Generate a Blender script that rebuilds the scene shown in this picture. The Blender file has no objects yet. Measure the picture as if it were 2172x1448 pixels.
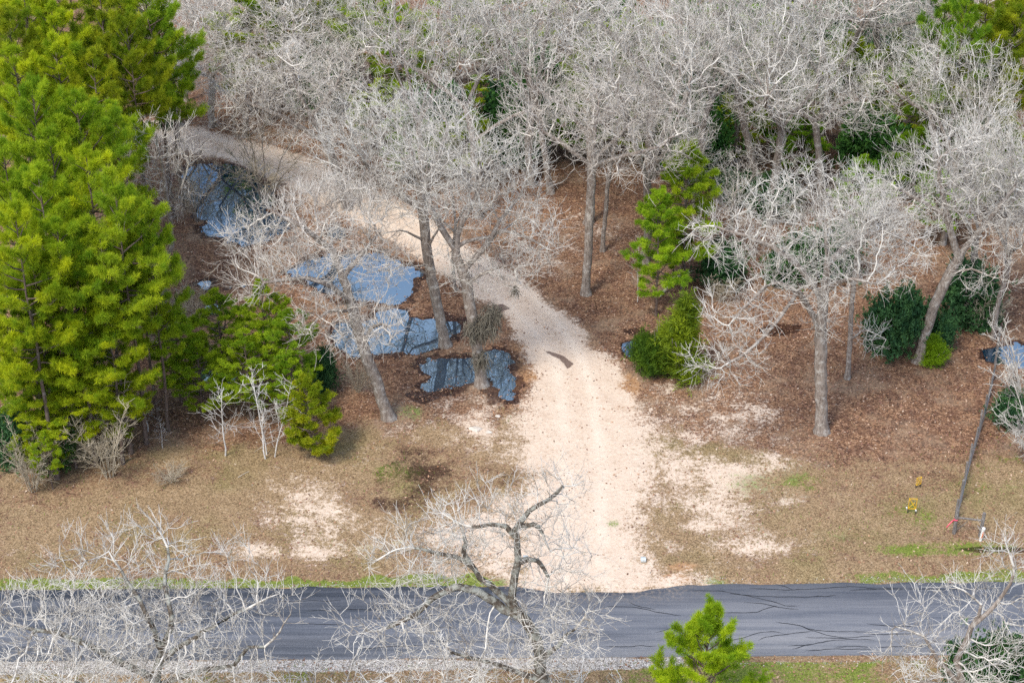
import bpy, math, random
import numpy as np
from mathutils import Vector

R = math.radians
SC = bpy.context.scene
COL = SC.collection

# ------------------------------------------------------------------ camera
PITCH, CAM_H, FPX = 33.0, 65.0, 4000.0
IW, IH = 2172.0, 1448.0
cam_d = bpy.data.cameras.new('camera')
cam_d.sensor_width = 36.0
cam_d.lens = FPX / IW * 36.0
cam_d.clip_start, cam_d.clip_end = 1.0, 3000.0
cam = bpy.data.objects.new('camera', cam_d)
cam.location = (0, 0, CAM_H)
cam.rotation_euler = (R(90 - PITCH), 0, 0)
COL.objects.link(cam)
SC.camera = cam

# ------------------------------------------------------------------ light
SUN_EL, SUN_AZ = 56.0, 215.0            # azimuth measured clockwise from +Y
SUN_STR, SUN_ANG = 2.0, 14.0
SKY_STR, EXPOSURE = 0.15, 0.75
w = bpy.data.worlds.new('World'); SC.world = w; w.use_nodes = True
nt = w.node_tree
for n in list(nt.nodes): nt.nodes.remove(n)
wo = nt.nodes.new('ShaderNodeOutputWorld'); bg = nt.nodes.new('ShaderNodeBackground')
sky = nt.nodes.new('ShaderNodeTexSky'); sky.sky_type = 'NISHITA'; sky.sun_disc = False
sky.sun_elevation = R(SUN_EL); sky.sun_rotation = R(SUN_AZ)
sky.air_density = 1.0; sky.dust_density = 1.5; sky.ozone_density = 2.5
# thin broken cloud: the clear sky mixed with pale grey
tc = nt.nodes.new('ShaderNodeTexCoord'); cn = nt.nodes.new('ShaderNodeTexNoise')
cn.inputs['Scale'].default_value = 2.6; cn.inputs['Detail'].default_value = 5.0
cr = nt.nodes.new('ShaderNodeMapRange')
cr.inputs['From Min'].default_value = 0.46; cr.inputs['From Max'].default_value = 0.70
cr.inputs['To Min'].default_value = 0.0; cr.inputs['To Max'].default_value = 0.72
mx = nt.nodes.new('ShaderNodeMix'); mx.data_type = 'RGBA'
mx.inputs['B'].default_value = (5.6, 5.6, 5.7, 1)
nt.links.new(tc.outputs['Generated'], cn.inputs['Vector'])
nt.links.new(cn.outputs['Fac'], cr.inputs['Value'])
nt.links.new(cr.outputs['Result'], mx.inputs['Factor'])
nt.links.new(sky.outputs[0], mx.inputs['A'])
nt.links.new(mx.outputs['Result'], bg.inputs['Color'])
bg.inputs['Strength'].default_value = SKY_STR
nt.links.new(bg.outputs[0], wo.inputs[0])

sl = bpy.data.lights.new('sun', 'SUN'); sl.energy = SUN_STR; sl.angle = R(SUN_ANG)
sl.color = (1.0, 0.92, 0.80)
so = bpy.data.objects.new('sun', sl); COL.objects.link(so)
_az, _el = R(SUN_AZ), R(SUN_EL)
sdir = Vector((math.sin(_az) * math.cos(_el), math.cos(_az) * math.cos(_el), math.sin(_el)))
so.rotation_euler = sdir.to_track_quat('Z', 'Y').to_euler()
so.location = sdir * 200

SC.view_settings.view_transform = 'Standard'; SC.view_settings.look = 'None'
SC.view_settings.exposure = EXPOSURE; SC.view_settings.gamma = 1.0
SC.view_settings.use_curve_mapping = False
SC.cycles.max_bounces = 5; SC.cycles.diffuse_bounces = 3; SC.cycles.glossy_bounces = 2
SC.cycles.transmission_bounces = 2; SC.cycles.transparent_max_bounces = 4
SC.cycles.use_denoising = False

# ------------------------------------------------------------------ survey: photo point -> place on the ground
SP, CP = math.sin(R(PITCH)), math.cos(R(PITCH))
def ray(px, py):
    u, v = (px - IW / 2) / FPX, (IH / 2 - py) / FPX
    return np.array((u, CP + v * SP, -SP + v * CP))
def G(px, py, z=0.0):
    d = ray(px, py); t = (z - CAM_H) / d[2]
    return np.array((d[0] * t, d[1] * t, z))
def at_depth(px, py, Y):
    d = ray(px, py); t = Y / d[1]
    return np.array((d[0] * t, Y, CAM_H + d[2] * t))
def to_px(x, y, z):
    zz = z - CAM_H
    dep = y * CP - zz * SP
    up = y * SP + zz * CP
    return IW / 2 + FPX * x / dep, IH / 2 - FPX * up / dep, dep
def ppm(p):                             # photo pixels per metre at a place
    return FPX / to_px(*p)[2]

# ------------------------------------------------------------------ small tools
def vnoise(x, y, seed=0):
    rg = np.random.RandomState(seed); T = rg.rand(256, 256)
    xi, yi = np.floor(x).astype(int), np.floor(y).astype(int)
    fx, fy = x - xi, y - yi
    fx, fy = fx * fx * (3 - 2 * fx), fy * fy * (3 - 2 * fy)
    a = T[xi % 256, yi % 256]; b = T[(xi + 1) % 256, yi % 256]
    c = T[xi % 256, (yi + 1) % 256]; d = T[(xi + 1) % 256, (yi + 1) % 256]
    return (a * (1 - fx) + b * fx) * (1 - fy) + (c * (1 - fx) + d * fx) * fy
def fbm(x, y, s, oct=4, seed=0):
    v, a, n = 0, 1.0, 0
    for o in range(oct):
        v = v + a * vnoise(x / s, y / s, seed + o); n += a; a *= .55; s *= .48
    return v / n
def smooth(a, b, x):
    t = np.clip((x - a) / (b - a), 0, 1); return t * t * (3 - 2 * t)
def sdf(px, py, poly):                  # signed distance, negative inside
    P = np.asarray(poly, float); n = len(P)
    d2 = np.full(px.shape, 1e18); ins = np.zeros(px.shape, bool)
    for i in range(n):
        ax, ay = P[i]; bx, by = P[(i + 1) % n]
        ex, ey = bx - ax, by - ay
        t = np.clip(((px - ax) * ex + (py - ay) * ey) / (ex * ex + ey * ey + 1e-12), 0, 1)
        dx, dy = px - ax - t * ex, py - ay - t * ey
        d2 = np.minimum(d2, dx * dx + dy * dy)
        c = ((ay > py) != (by > py)) & (px < ex * (py - ay) / (ey + 1e-12) + ax)
        ins ^= c
    d = np.sqrt(d2); return np.where(ins, -d, d)

def np_mesh(name, V, F4=None, F3=None, smooth_=False, col=None, cname='tint'):
    me = bpy.data.meshes.new(name)
    V = np.asarray(V, np.float32)
    idx = []; st = []; tot = []
    off = 0
    for F, k in ((F4, 4), (F3, 3)):
        if F is None or len(F) == 0: continue
        F = np.asarray(F, np.int32)
        idx.append(F.ravel()); st.append(off + np.arange(len(F)) * k); tot.append(np.full(len(F), k)); off += len(F) * k
    idx = np.concatenate(idx); st = np.concatenate(st)
    me.vertices.add(len(V)); me.vertices.foreach_set('co', V.ravel())
    me.loops.add(len(idx)); me.loops.foreach_set('vertex_index', idx.astype(np.int32))
    me.polygons.add(len(st)); me.polygons.foreach_set('loop_start', st.astype(np.int32))
    me.update(calc_edges=True)
    if smooth_: me.polygons.foreach_set('use_smooth', np.ones(len(st), bool))
    if col is not None:
        at = me.color_attributes.new(cname, 'FLOAT_COLOR', 'POINT')
        c = np.ones((len(V), 4), np.float32); c[:, :col.shape[1]] = col
        at.data.foreach_set('color', c.ravel())
    return me
def link(name, me, mat, parent=None, loc=None):
    o = bpy.data.objects.new(name, me); COL.objects.link(o)
    if mat is not None and len(me.materials) == 0: me.materials.append(mat)
    if parent is not None: o.parent = parent
    if loc is not None: o.location = loc
    return o
def tag(o, label=None, cat=None, group=None, kind=None):
    if label: o['label'] = label
    if cat: o['category'] = cat
    if group: o['group'] = group
    if kind: o['kind'] = kind
    return o
def thing(name, label, cat, loc=(0, 0, 0), rz=0, group=None):
    o = bpy.data.objects.new(name, None); COL.objects.link(o)
    o.location = loc; o.rotation_euler = (0, 0, rz); o.empty_display_size = .3
    return tag(o, label, cat, group)
def dup(root, label, loc, rz=0, scale=(1, 1, 1), group=None, color=None, tilt=(0, 0)):
    r = root.copy(); COL.objects.link(r); r.location = loc
    r.rotation_euler = (tilt[0], tilt[1], rz); r.scale = scale; r['label'] = label
    if group: r['group'] = group
    elif 'group' in r: del r['group']
    for ch in list(root.children):
        c = ch.copy(); COL.objects.link(c); c.parent = r
        if color: c.color = color
        for g in ch.children:
            d = g.copy(); COL.objects.link(d); d.parent = c
            if color: d.color = color
    return r

# ------------------------------------------------------------------ materials
class NT:
    def __init__(s, name):
        s.m = bpy.data.materials.new(name); s.m.use_nodes = True
        s.t = s.m.node_tree; s.b = s.t.nodes['Principled BSDF']; s.o = s.t.nodes['Material Output']
    def n(s, k, **kw):
        x = s.t.nodes.new(k)
        for a, v in kw.items(): setattr(x, a, v)
        return x
    def l(s, a, b): s.t.links.new(a, b)
    def pos(s): return s.n('ShaderNodeNewGeometry').outputs['Position']
    def objc(s): return s.n('ShaderNodeTexCoord').outputs['Object']
    def scale(s, v, sc):
        x = s.n('ShaderNodeVectorMath', operation='MULTIPLY'); s.l(v, x.inputs[0]); x.inputs[1].default_value = sc; return x.outputs[0]
    def noise(s, v, sc, det=3, rough=.55, out='Fac'):
        x = s.n('ShaderNodeTexNoise'); x.inputs['Scale'].default_value = sc; x.inputs['Detail'].default_value = det
        x.inputs['Roughness'].default_value = rough; s.l(v, x.inputs['Vector']); return x.outputs[out]
    def vor(s, v, sc, out='Color'):
        x = s.n('ShaderNodeTexVoronoi'); x.inputs['Scale'].default_value = sc; s.l(v, x.inputs['Vector']); return x.outputs[out]
    def ramp(s, f, stops):
        x = s.n('ShaderNodeValToRGB'); e = x.color_ramp.elements
        while len(e) < len(stops): e.new(.5)
        for el, (p, c) in zip(e, stops):
            el.position = p; el.color = (*c, 1) if len(c) == 3 else c
        s.l(f, x.inputs[0]); return x.outputs[0]
    def mix(s, f, a, b, mode='MIX'):
        x = s.n('ShaderNodeMix', data_type='RGBA', blend_type=mode)
        for v, i in ((f, 'Factor'), (a, 'A'), (b, 'B')):
            if hasattr(v, 'is_linked'): s.l(v, x.inputs[i])
            else: x.inputs[i].default_value = v if i == 'Factor' else (*v, 1)
        return x.outputs['Result']
    def math(s, op, a, b=0.0):
        x = s.n('ShaderNodeMath', operation=op)
        for v, i in ((a, 0), (b, 1)):
            if hasattr(v, 'is_linked'): s.l(v, x.inputs[i])
            else: x.inputs[i].default_value = v
        return x.outputs[0]
    def rng(s, f, a, b, c=0., d=1.):
        x = s.n('ShaderNodeMapRange', interpolation_type='SMOOTHSTEP')
        s.l(f, x.inputs[0])
        for i, v in enumerate((a, b, c, d)): x.inputs[i + 1].default_value = v
        return x.outputs[0]
    def bump(s, h, strength, dist):
        x = s.n('ShaderNodeBump'); x.inputs['Strength'].default_value = strength; x.inputs['Distance'].default_value = dist
        s.l(h, x.inputs['Height']); s.l(x.outputs[0], s.b.inputs['Normal'])
    def attr(s, name):
        x = s.n('ShaderNodeAttribute', attribute_name=name); return x
    def done(s, col=None, rough=.9, spec=.25):
        if col is not None:
            if hasattr(col, 'is_linked'): s.l(col, s.b.inputs['Base Color'])
            else: s.b.inputs['Base Color'].default_value = (*col, 1)
        s.b.inputs['Roughness'].default_value = rough; s.b.inputs['Specular IOR Level'].default_value = spec
        return s.m

def mat_bark(name, dark, mid, pale, amt=.5):
    k = NT(name); p = k.objc()
    a = k.noise(k.scale(p, (6, 6, 1.6)), 1.6, 5, .65)
    b = k.noise(p, 2.6, 5, .7)
    c = k.ramp(a, [(.3, dark), (.62, mid)])
    c = k.mix(k.rng(b, .62 - amt * .3, .78 - amt * .25), c, pale)
    k.bump(a, .8, .06)
    return k.done(c, .95, .1)
def mat_twig(name, dark, pale):
    k = NT(name); p = k.objc()
    a = k.noise(p, .55, 3, .6); b = k.noise(p, 5.0, 2, .6)
    c = k.ramp(k.math('ADD', k.math('MULTIPLY', a, .6), k.math('MULTIPLY', b, .4)), [(.37, dark), (.53, pale)])
    return k.done(c, .9, .15)
def mat_leaf(name, base_hi, base_lo, trans=.3, rough=.6):
    """needles and leaves: the clump's own tint moves the colour between two greens; object colour shifts the tree"""
    k = NT(name); t = k.attr('tint'); oi = k.n('ShaderNodeObjectInfo')
    sep = k.n('ShaderNodeSeparateColor'); k.l(t.outputs['Color'], sep.inputs[0])
    c = k.mix(sep.outputs[0], base_lo, base_hi)
    c = k.mix(1.0, c, oi.outputs['Color'], 'MULTIPLY')
    k.l(c, k.b.inputs['Base Color'])
    k.b.inputs['Roughness'].default_value = rough; k.b.inputs['Specular IOR Level'].default_value = .25
    tr = k.n('ShaderNodeBsdfTranslucent'); k.l(c, tr.inputs['Color'])
    ms = k.n('ShaderNodeMixShader'); ms.inputs[0].default_value = trans
    k.l(k.b.outputs[0], ms.inputs[1]); k.l(tr.outputs[0], ms.inputs[2]); k.l(ms.outputs[0], k.o.inputs[0])
    return k.m
def mat_plain(name, col, rough=.6, spec=.4, metal=0, var=.15, sc=8):
    k = NT(name); p = k.objc(); a = k.noise(p, sc, 4)
    c = k.mix(k.rng(a, .3, .7), tuple(x * (1 - var) for x in col), tuple(min(1, x * (1 + var)) for x in col))
    k.b.inputs['Metallic'].default_value = metal
    return k.done(c, rough, spec)
def mat_tinted(name, rough=.9):
    k = NT(name); t = k.attr('tint'); return k.done(t.outputs['Color'], rough, .15)

M = {}
M['bark'] = mat_bark('oak_bark', (.125, .098, .08), (.345, .295, .255), (.47, .44, .40), .45)
M['bark_dark'] = mat_bark('oak_bark_dark', (.045, .035, .028), (.15, .125, .10), (.36, .37, .33), .65)
M['twig'] = mat_twig('oak_twig', (.20, .172, .145), (.73, .70, .635))
M['twig_warm'] = mat_twig('oak_twig_warm', (.20, .165, .14), (.71, .665, .595))
M['far_twig'] = mat_twig('far_oak_twig', (.22, .19, .16), (.76, .73, .665))
M['far_twig_warm'] = mat_twig('far_oak_twig_warm', (.22, .18, .15), (.72, .68, .61))
M['twig_tan'] = mat_twig('shrub_twig', (.24, .20, .14), (.50, .44, .34))
M['twig_white'] = mat_twig('sapling_bark', (.42, .40, .37), (.74, .72, .69))
M['twig_orange'] = mat_twig('orange_twig', (.30, .16, .08), (.45, .25, .12))
M['pine_bark'] = mat_bark('pine_bark', (.07, .05, .042), (.20, .15, .125), (.30, .27, .25), .3)
M['needle'] = mat_leaf('pine_needle', (.60, .66, .03), (.20, .33, .018), .5)
M['juniper'] = mat_leaf('juniper_leaf', (.20, .28, .018), (.05, .10, .012), .3)
M['shrubleaf'] = mat_leaf('evergreen_leaf', (.07, .16, .065), (.018, .062, .034), .25)
M['moss'] = mat_tinted('hanging_moss')

# ------------------------------------------------------------------ tube meshes for wood
REF = np.array((.93, .36, .05)); REF /= np.linalg.norm(REF)
def ring_basis(D):
    D = D / (np.linalg.norm(D, axis=-1, keepdims=True) + 1e-9)
    ref = np.broadcast_to(REF, D.shape).copy()
    bad = np.abs((D * ref).sum(-1)) > .96
    ref[bad] = (0, 1, 0)
    U = np.cross(D, ref); U /= np.linalg.norm(U, axis=-1, keepdims=True) + 1e-9
    return U, np.cross(D, U)
def chains_mesh(P, Rr, sides=3):
    """P (N,K,3) polylines, Rr (N,K) radii -> verts, quads"""
    N, K, _ = P.shape
    T = np.empty_like(P); T[:, 1:-1] = P[:, 2:] - P[:, :-2]; T[:, 0] = P[:, 1] - P[:, 0]; T[:, -1] = P[:, -1] - P[:, -2]
    U, W = ring_basis(np.repeat((P[:, -1] - P[:, 0])[:, None], K, 1)) if K < 7 else ring_basis(T)
    a = np.arange(sides) * 2 * math.pi / sides
    V = P[:, :, None] + Rr[:, :, None, None] * (np.cos(a)[None, None, :, None] * U[:, :, None] + np.sin(a)[None, None, :, None] * W[:, :, None])
    V = V.reshape(-1, 3)
    n = np.arange(N)[:, None, None]; k = np.arange(K - 1)[None, :, None]; s = np.arange(sides)[None, None, :]
    s2 = (s + 1) % sides
    b = (n * K + k) * sides
    F = np.stack([b + s, b + s2, b + sides + s2, b + sides + s], -1).reshape(-1, 4)
    return V, F
def tree_tubes(pos, par, rad, sel, main, sides):
    """shared-ring tubes for the selected nodes of a branching skeleton"""
    n = len(pos)
    D = np.zeros_like(pos); ok = par >= 0
    D[ok] = pos[ok] - pos[par[ok]]
    D[ok] /= np.linalg.norm(D[ok], axis=1, keepdims=True) + 1e-9
    Dm = D.copy(); m = main >= 0
    Dm[m] += D[main[m]]; Dm[~ok & m] = D[main[~ok & m]]
    U, W = ring_basis(Dm)
    a = np.arange(sides) * 2 * math.pi / sides; ca, sa = np.cos(a), np.sin(a)
    ids = np.where(sel & ok)[0]
    roots = np.unique(par[ids])
    own = np.full(n, -1); need = np.unique(np.concatenate([ids, roots])); own[need] = np.arange(len(need))
    V = [pos[need][:, None] + rad[need][:, None, None] * (ca[None, :, None] * U[need][:, None] + sa[None, :, None] * W[need][:, None])]
    V[0] = V[0].reshape(-1, 3); cnt = len(need)
    p = par[ids]
    cont = (main[p] == ids) & (rad[ids] > .55 * rad[p])
    start = np.where(cont, own[p], -1)
    br = ids[~cont]
    if len(br):
        Ub, Wb = ring_basis(D[br]); rb = np.minimum(rad[par[br]], rad[br] * 1.35)
        Vb = pos[par[br]][:, None] + rb[:, None, None] * (ca[None, :, None] * Ub[:, None] + sa[None, :, None] * Wb[:, None])
        V.append(Vb.reshape(-1, 3)); start[~cont] = cnt + np.arange(len(br))
    V = np.concatenate(V)
    s = np.arange(sides)[None]; s2 = (s + 1) % sides
    b0 = start[:, None] * sides; b1 = own[ids][:, None] * sides
    F = np.stack([b0 + s, b0 + s2, b1 + s2, b1 + s], -1).reshape(-1, 4)
    return V, F

def unit(rg, n):
    v = rg.normal(size=(n, 3)); return v / np.linalg.norm(v, axis=1, keepdims=True)
def grow(rg, pos, par, A, step=.42, kill=.62, iters=90, jit=.35, trop=(0, 0, .12)):
    pos = [np.asarray(p, float) for p in pos]; par = list(par)
    P = np.array(pos); PA = np.array(par)
    nch = np.zeros(len(P), int)
    for q in PA:
        if q >= 0: nch[q] += 1
    D2 = np.full(len(A), 1e18); NI = np.zeros(len(A), int)
    new = np.arange(len(P))
    trop = np.array(trop)
    for it in range(iters):
        if len(A) == 0: break
        for c in range(0, len(new), 400):
            nn = new[c:c + 400]
            d = ((A[:, None] - P[nn][None]) ** 2).sum(-1)
            j = d.argmin(1); dm = d[np.arange(len(A)), j]
            b = dm < D2; D2[b] = dm[b]; NI[b] = nn[j[b]]
        keep = D2 > kill * kill
        A, D2, NI = A[keep], D2[keep], NI[keep]
        if len(A) == 0: break
        act, inv = np.unique(NI, return_inverse=True)
        v = A - P[NI]; v /= np.linalg.norm(v, axis=1, keepdims=True) + 1e-9
        S = np.zeros((len(act), 3)); np.add.at(S, inv, v)
        S /= np.linalg.norm(S, axis=1, keepdims=True) + 1e-9
        S += trop + unit(rg, len(act)) * jit
        S /= np.linalg.norm(S, axis=1, keepdims=True) + 1e-9
        ok = nch[act] < 4
        if not ok.any(): break
        act, S = act[ok], S[ok]
        q = P[act] + S * step * rg.uniform(.75, 1.2, len(act))[:, None]
        nch[act] += 1
        new = np.arange(len(P), len(P) + len(q))
        P = np.concatenate([P, q]); PA = np.concatenate([PA, act]); nch = np.concatenate([nch, np.zeros(len(q), int)])
    return P, PA
def radii(P, PA, tip, rmax, floor=None):
    n = len(P); s = np.zeros(n); main = np.full(n, -1); best = np.zeros(n)
    for i in range(n - 1, -1, -1):
        if s[i] == 0: s[i] = 1.0
        q = PA[i]
        if q >= 0:
            s[q] += s[i]
            if s[i] > best[q]: best[q] = s[i]; main[q] = i
    e = max(1.9, math.log(max(s.max(), 3)) / math.log(max(rmax / tip, 1.6)))
    r = tip * s ** (1 / e)
    if floor is not None: r[:len(floor)] = np.maximum(r[:len(floor)], floor)
    return r, main
def twig_layer(rg, P, PA, rad, per=1.6, L=(.45, 1.05), r0=.015, up=.25, rlim=.06, sub=1.2, wig=.24):
    ids = np.where((rad < rlim) & (PA >= 0))[0]
    cnt = rg.poisson(per, len(ids)); src = np.repeat(ids, cnt)
    tips = np.setdiff1d(np.arange(len(P)), PA)            # every tip carries on as twigs
    src = np.concatenate([src, tips, tips])
    N = len(src)
    bd = P[src] - P[PA[src]]; bd /= np.linalg.norm(bd, axis=1, keepdims=True) + 1e-9
    def fan(start, d, N, K, Ls, ra, rb):
        C = np.empty((N, K + 1, 3)); C[:, 0] = start
        seg = Ls / K
        for k in range(K):
            d = d + unit(rg, N) * wig + np.array((0, 0, up * .35)); d /= np.linalg.norm(d, axis=1, keepdims=True)
            C[:, k + 1] = C[:, k] + d * seg[:, None]
        rr = np.linspace(1, 0, K + 1)[None] * (ra - rb) + rb
        return C, np.repeat(rr, N, 0)
    d = bd * 1.0 + unit(rg, N) * .8 + np.array((0, 0, up))
    d /= np.linalg.norm(d, axis=1, keepdims=True)
    C, Rr = fan(P[src], d, N, 4, rg.uniform(L[0], L[1], N), r0, r0 * .55)
    outs = [chains_mesh(C, Rr, 3)]
    if sub > 0:
        m = rg.poisson(sub, N); s2 = np.repeat(np.arange(N), m); kk = rg.randint(1, 4, len(s2))
        st = C[s2, kk]; dd = C[s2, kk + 1] - st; dd /= np.linalg.norm(dd, axis=1, keepdims=True) + 1e-9
        dd = dd * .7 + unit(rg, len(s2)) * .8 + np.array((0, 0, up)); dd /= np.linalg.norm(dd, axis=1, keepdims=True)
        C2, R2 = fan(st, dd, len(s2), 2, rg.uniform(L[0] * .4, L[1] * .5, len(s2)), r0 * .75, r0 * .45)
        outs.append(chains_mesh(C2, R2, 3))
    return outs
def merge(parts):
    V, F, o = [], [], 0
    for v, f in parts:
        V.append(v); F.append(f + o); o += len(v)
    return np.concatenate(V), np.concatenate(F)

DENS = 2.0; NMIN = 110
def blob_points(rg, blobs, dens):
    out = []
    for (c, r) in blobs:
        c, r = np.array(c, float), np.array(r, float)
        n = max(NMIN, int(dens * DENS * 4.19 * r[0] * r[1] * r[2]))
        u = unit(rg, n) * (rg.rand(n) ** .42)[:, None]
        out.append(c + u * r)
    return np.concatenate(out)
def skeleton(poly_list, step=.5, limb=(.085, .028), tend=None, limbs={}):
    """each polyline starts at the skeleton point nearest its first point; returns positions, parents, limb radius"""
    pos, par, fl = [], [], []
    for li, pts in enumerate(poly_list):
        ra, rb = limb if li else (limb[0] * 1.5, tend or limb[1] * 1.2); ra, rb = limbs.get(li, (ra, rb)); n0 = len(pos)
        pts = [np.array(p, float) for p in pts]
        if not pos:
            pos.append(pts[0]); par.append(-1); cur = 0
        else:
            cur = int(np.argmin([np.linalg.norm(q - pts[0]) for q in pos]))
        start = pos[cur].copy()
        ctrl = [start] + pts[1:]
        # Catmull-Rom through the points
        ext = [2 * ctrl[0] - ctrl[1]] + ctrl + [2 * ctrl[-1] - ctrl[-2]]
        for k in range(1, len(ext) - 2):
            p0, p1, p2, p3 = ext[k - 1:k + 3]
            n = max(2, int(np.linalg.norm(p2 - p1) / step))
            for j in range(1, n + 1):
                t = j / n
                q = .5 * (2 * p1 + (p2 - p0) * t + (2 * p0 - 5 * p1 + 4 * p2 - p3) * t * t + (3 * p1 - p0 - 3 * p2 + p3) * t ** 3)
                pos.append(q); par.append(cur); cur = len(pos) - 1
        fl += list(np.linspace(ra, rb, len(pos) - n0))
    return pos, par, np.array(fl)
def build_oak(rg, polys, blobs, dens=1.5, tip=.0145, rmax=.30, thick=.055, per=1.55, kill=.50, step=.40,
              jit=.24, L=(.5, 1.25), r0=.0122, up=.24, sub=1.25, wob=.085, zmin=1.5, limb=(.085, .028), tend=None, limbs={}):
    pos, par, fl = skeleton(polys, limb=limb, tend=tend, limbs=limbs)
    nsk = len(pos)
    A = blob_points(rg, blobs, dens); A = A[A[:, 2] > zmin]
    P, PA = grow(rg, pos, par, A, step=step, kill=kill, jit=jit)
    j = unit(rg, len(P)) * wob; j[:1] = 0
    j[:nsk] *= .5
    P = P + j
    rad, main = radii(P, PA, tip, rmax, fl)
    z = P[:, 2] - P[0, 2]
    on = np.zeros(len(P), bool); q = 0
    while q >= 0 and z[q] < 2.5: on[q] = True; q = main[q]
    rad = np.where(on, rad * (1 + .62 * np.exp(-np.maximum(z, 0) / .38)), rad)
    TH = rad > min(thick, .5 * rad[PA >= 0].max())
    tv = tree_tubes(P, PA, rad, TH, main, 8)
    mid = tree_tubes(P, PA, rad, ~TH & (rad > .03), main, 5) if (~TH & (rad > .03)).any() else (np.zeros((0, 3)), np.zeros((0, 4), int))
    thin = tree_tubes(P, PA, rad, rad <= .03, main, 3)
    tw = twig_layer(rg, P, PA, rad, per=per, L=L, r0=r0, up=up, sub=sub)
    return tv, merge([mid, thin] + tw)
def oak_thing(name, label, loc, tv, cv, bark, twig, group=None, rz=0, cat='tree'):
    t = thing(name, label, cat, loc, rz, group)
    link('trunk', np_mesh('trunk', tv[0], tv[1], smooth_=True), bark, t)
    link('crown', np_mesh('crown', cv[0], cv[1], smooth_=True), twig, t)
    return t

# ------------------------------------------------------------------ GROUND: one sheet, dense where the picture looks
DRIVE = [(1085, 1252), (1100, 1150), (1085, 1060), (1092, 980), (1088, 900), (1128, 850), (1150, 800), (1112, 735), (1066, 665),
         (985, 605), (925, 565), (855, 522), (795, 484), (730, 452), (640, 412), (560, 372), (480, 338), (410, 326), (350, 296), (290, 285),
         (290, 262), (350, 256), (430, 275), (520, 300), (600, 322), (680, 350), (760, 388), (840, 432), (905, 468), (965, 500), (1030, 552), (1100, 590),
         (1160, 640), (1230, 690), (1246, 735), (1300, 770), (1316, 820), (1350, 862), (1392, 930), (1402, 1000), (1372, 1060),
         (1352, 1110), (1362, 1180), (1402, 1216), (1500, 1240), (1500, 1262), (1085, 1262)]
PUDDLES_RAW = [
    [(382, 335), (450, 338), (492, 360), (575, 375), (596, 440), (592, 500), (530, 512), (450, 508), (405, 455), (378, 420), (430, 400), (400, 362)],
    [(622, 560), (680, 543), (760, 538), (835, 545), (882, 590), (895, 628), (800, 642), (700, 632), (640, 602)],
    [(720, 700), (800, 668), (870, 660), (972, 676), (990, 706), (920, 728), (892, 752), (800, 757), (735, 745)],
    [(865, 770), (920, 757), (1000, 752), (1055, 738), (1092, 780), (1105, 820), (1075, 850), (1052, 836), (1058, 800), (1022, 786), (985, 800), (965, 812), (930, 838), (872, 826), (905, 800)],
    [(430, 645), (455, 630), (482, 646), (470, 668), (440, 664)],
    [(418, 598), (440, 594), (452, 602), (432, 610)],
    [(482, 604), (515, 598), (535, 606), (505, 614)],
    [(440, 792), (470, 784), (492, 796), (468, 808)],
    [(695, 485), (722, 476), (735, 492), (712, 508)],
    [(1328, 734), (1352, 727), (1362, 738), (1340, 746)],
    [(2100, 752), (2130, 738), (2172, 736), (2190, 760), (2172, 782), (2135, 776)],
]
def chaikin(P, n=2):
    P = np.array(P, float)
    for _ in range(n):
        Q = np.roll(P, -1, 0); P = np.stack([.75 * P + .25 * Q, .25 * P + .75 * Q], 1).reshape(-1, 2)
    return [tuple(q) for q in P]
PUDDLES = [chaikin(p) for p in PUDDLES_RAW]
WETMUD = [[(2020, 1164), (2080, 1160), (2172, 1162), (2172, 1170), (2080, 1171)], [(1322, 700), (1360, 696), (1378, 706), (1350, 715)], [(1604, 700), (1640, 686), (1700, 690), (1690, 704), (1640, 714)],
          [(1160, 745), (1180, 750), (1196, 756), (1216, 772), (1205, 780), (1198, 772), (1188, 760), (1172, 753)], [(1040, 650), (1065, 645), (1085, 655), (1060, 660)],
          [(860, 835), (935, 822), (955, 836), (900, 858), (878, 852)]]
def geo_axis(lo, hi, st, far):
    a = list(np.arange(lo, hi + st / 2, st)); s = st
    up = []; x = a[-1]
    while x < far: s *= 1.35; x += s; up.append(x)
    dn = []; x = a[0]; s = st
    while x > -far: s *= 1.35; x -= s; dn.append(x)
    return np.array(dn[::-1] + a + up)
gx = geo_axis(-44, 44, .13, 900); gy = geo_axis(66, 156, .13, 900)
X, Y = np.meshgrid(gx, gy); X = X.ravel(); Y = Y.ravel()
PX, PY, _ = to_px(X, np.maximum(Y, 20), 0.0)
near = (Y > 60) & (Y < 170) & (np.abs(X) < 55)
def ground_poly(poly): return [tuple(G(*p)[:2]) for p in poly]
road_lo0, road_lo1 = G(0, 1402), G(2172, 1387)
road_hi0, road_hi1 = G(0, 1251), G(2172, 1235)
def line_d(x, y, a, b):
    return y - (a[1] + (x - a[0]) * (b[1] - a[1]) / (b[0] - a[0]))
n_lo = fbm(X, Y, 9.0, 4, 3) - .5; n_md = fbm(X, Y, 2.2, 4, 11) - .5; n_hi = fbm(X, Y, .7, 3, 23) - .5
n_pd = fbm(X, Y, 2.6, 5, 57) - .5
Z = n_md * .05 + n_hi * .05
Z = np.maximum(Z, -.025)
sand = np.zeros_like(X); leaf = np.zeros_like(X); green = np.zeros_like(X); wet = np.zeros_like(X); clay = np.zeros_like(X); grav = np.zeros_like(X)
ix = np.where(near)[0]; xs, ys, pxs, pys = X[ix], Y[ix], PX[ix], PY[ix]
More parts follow.
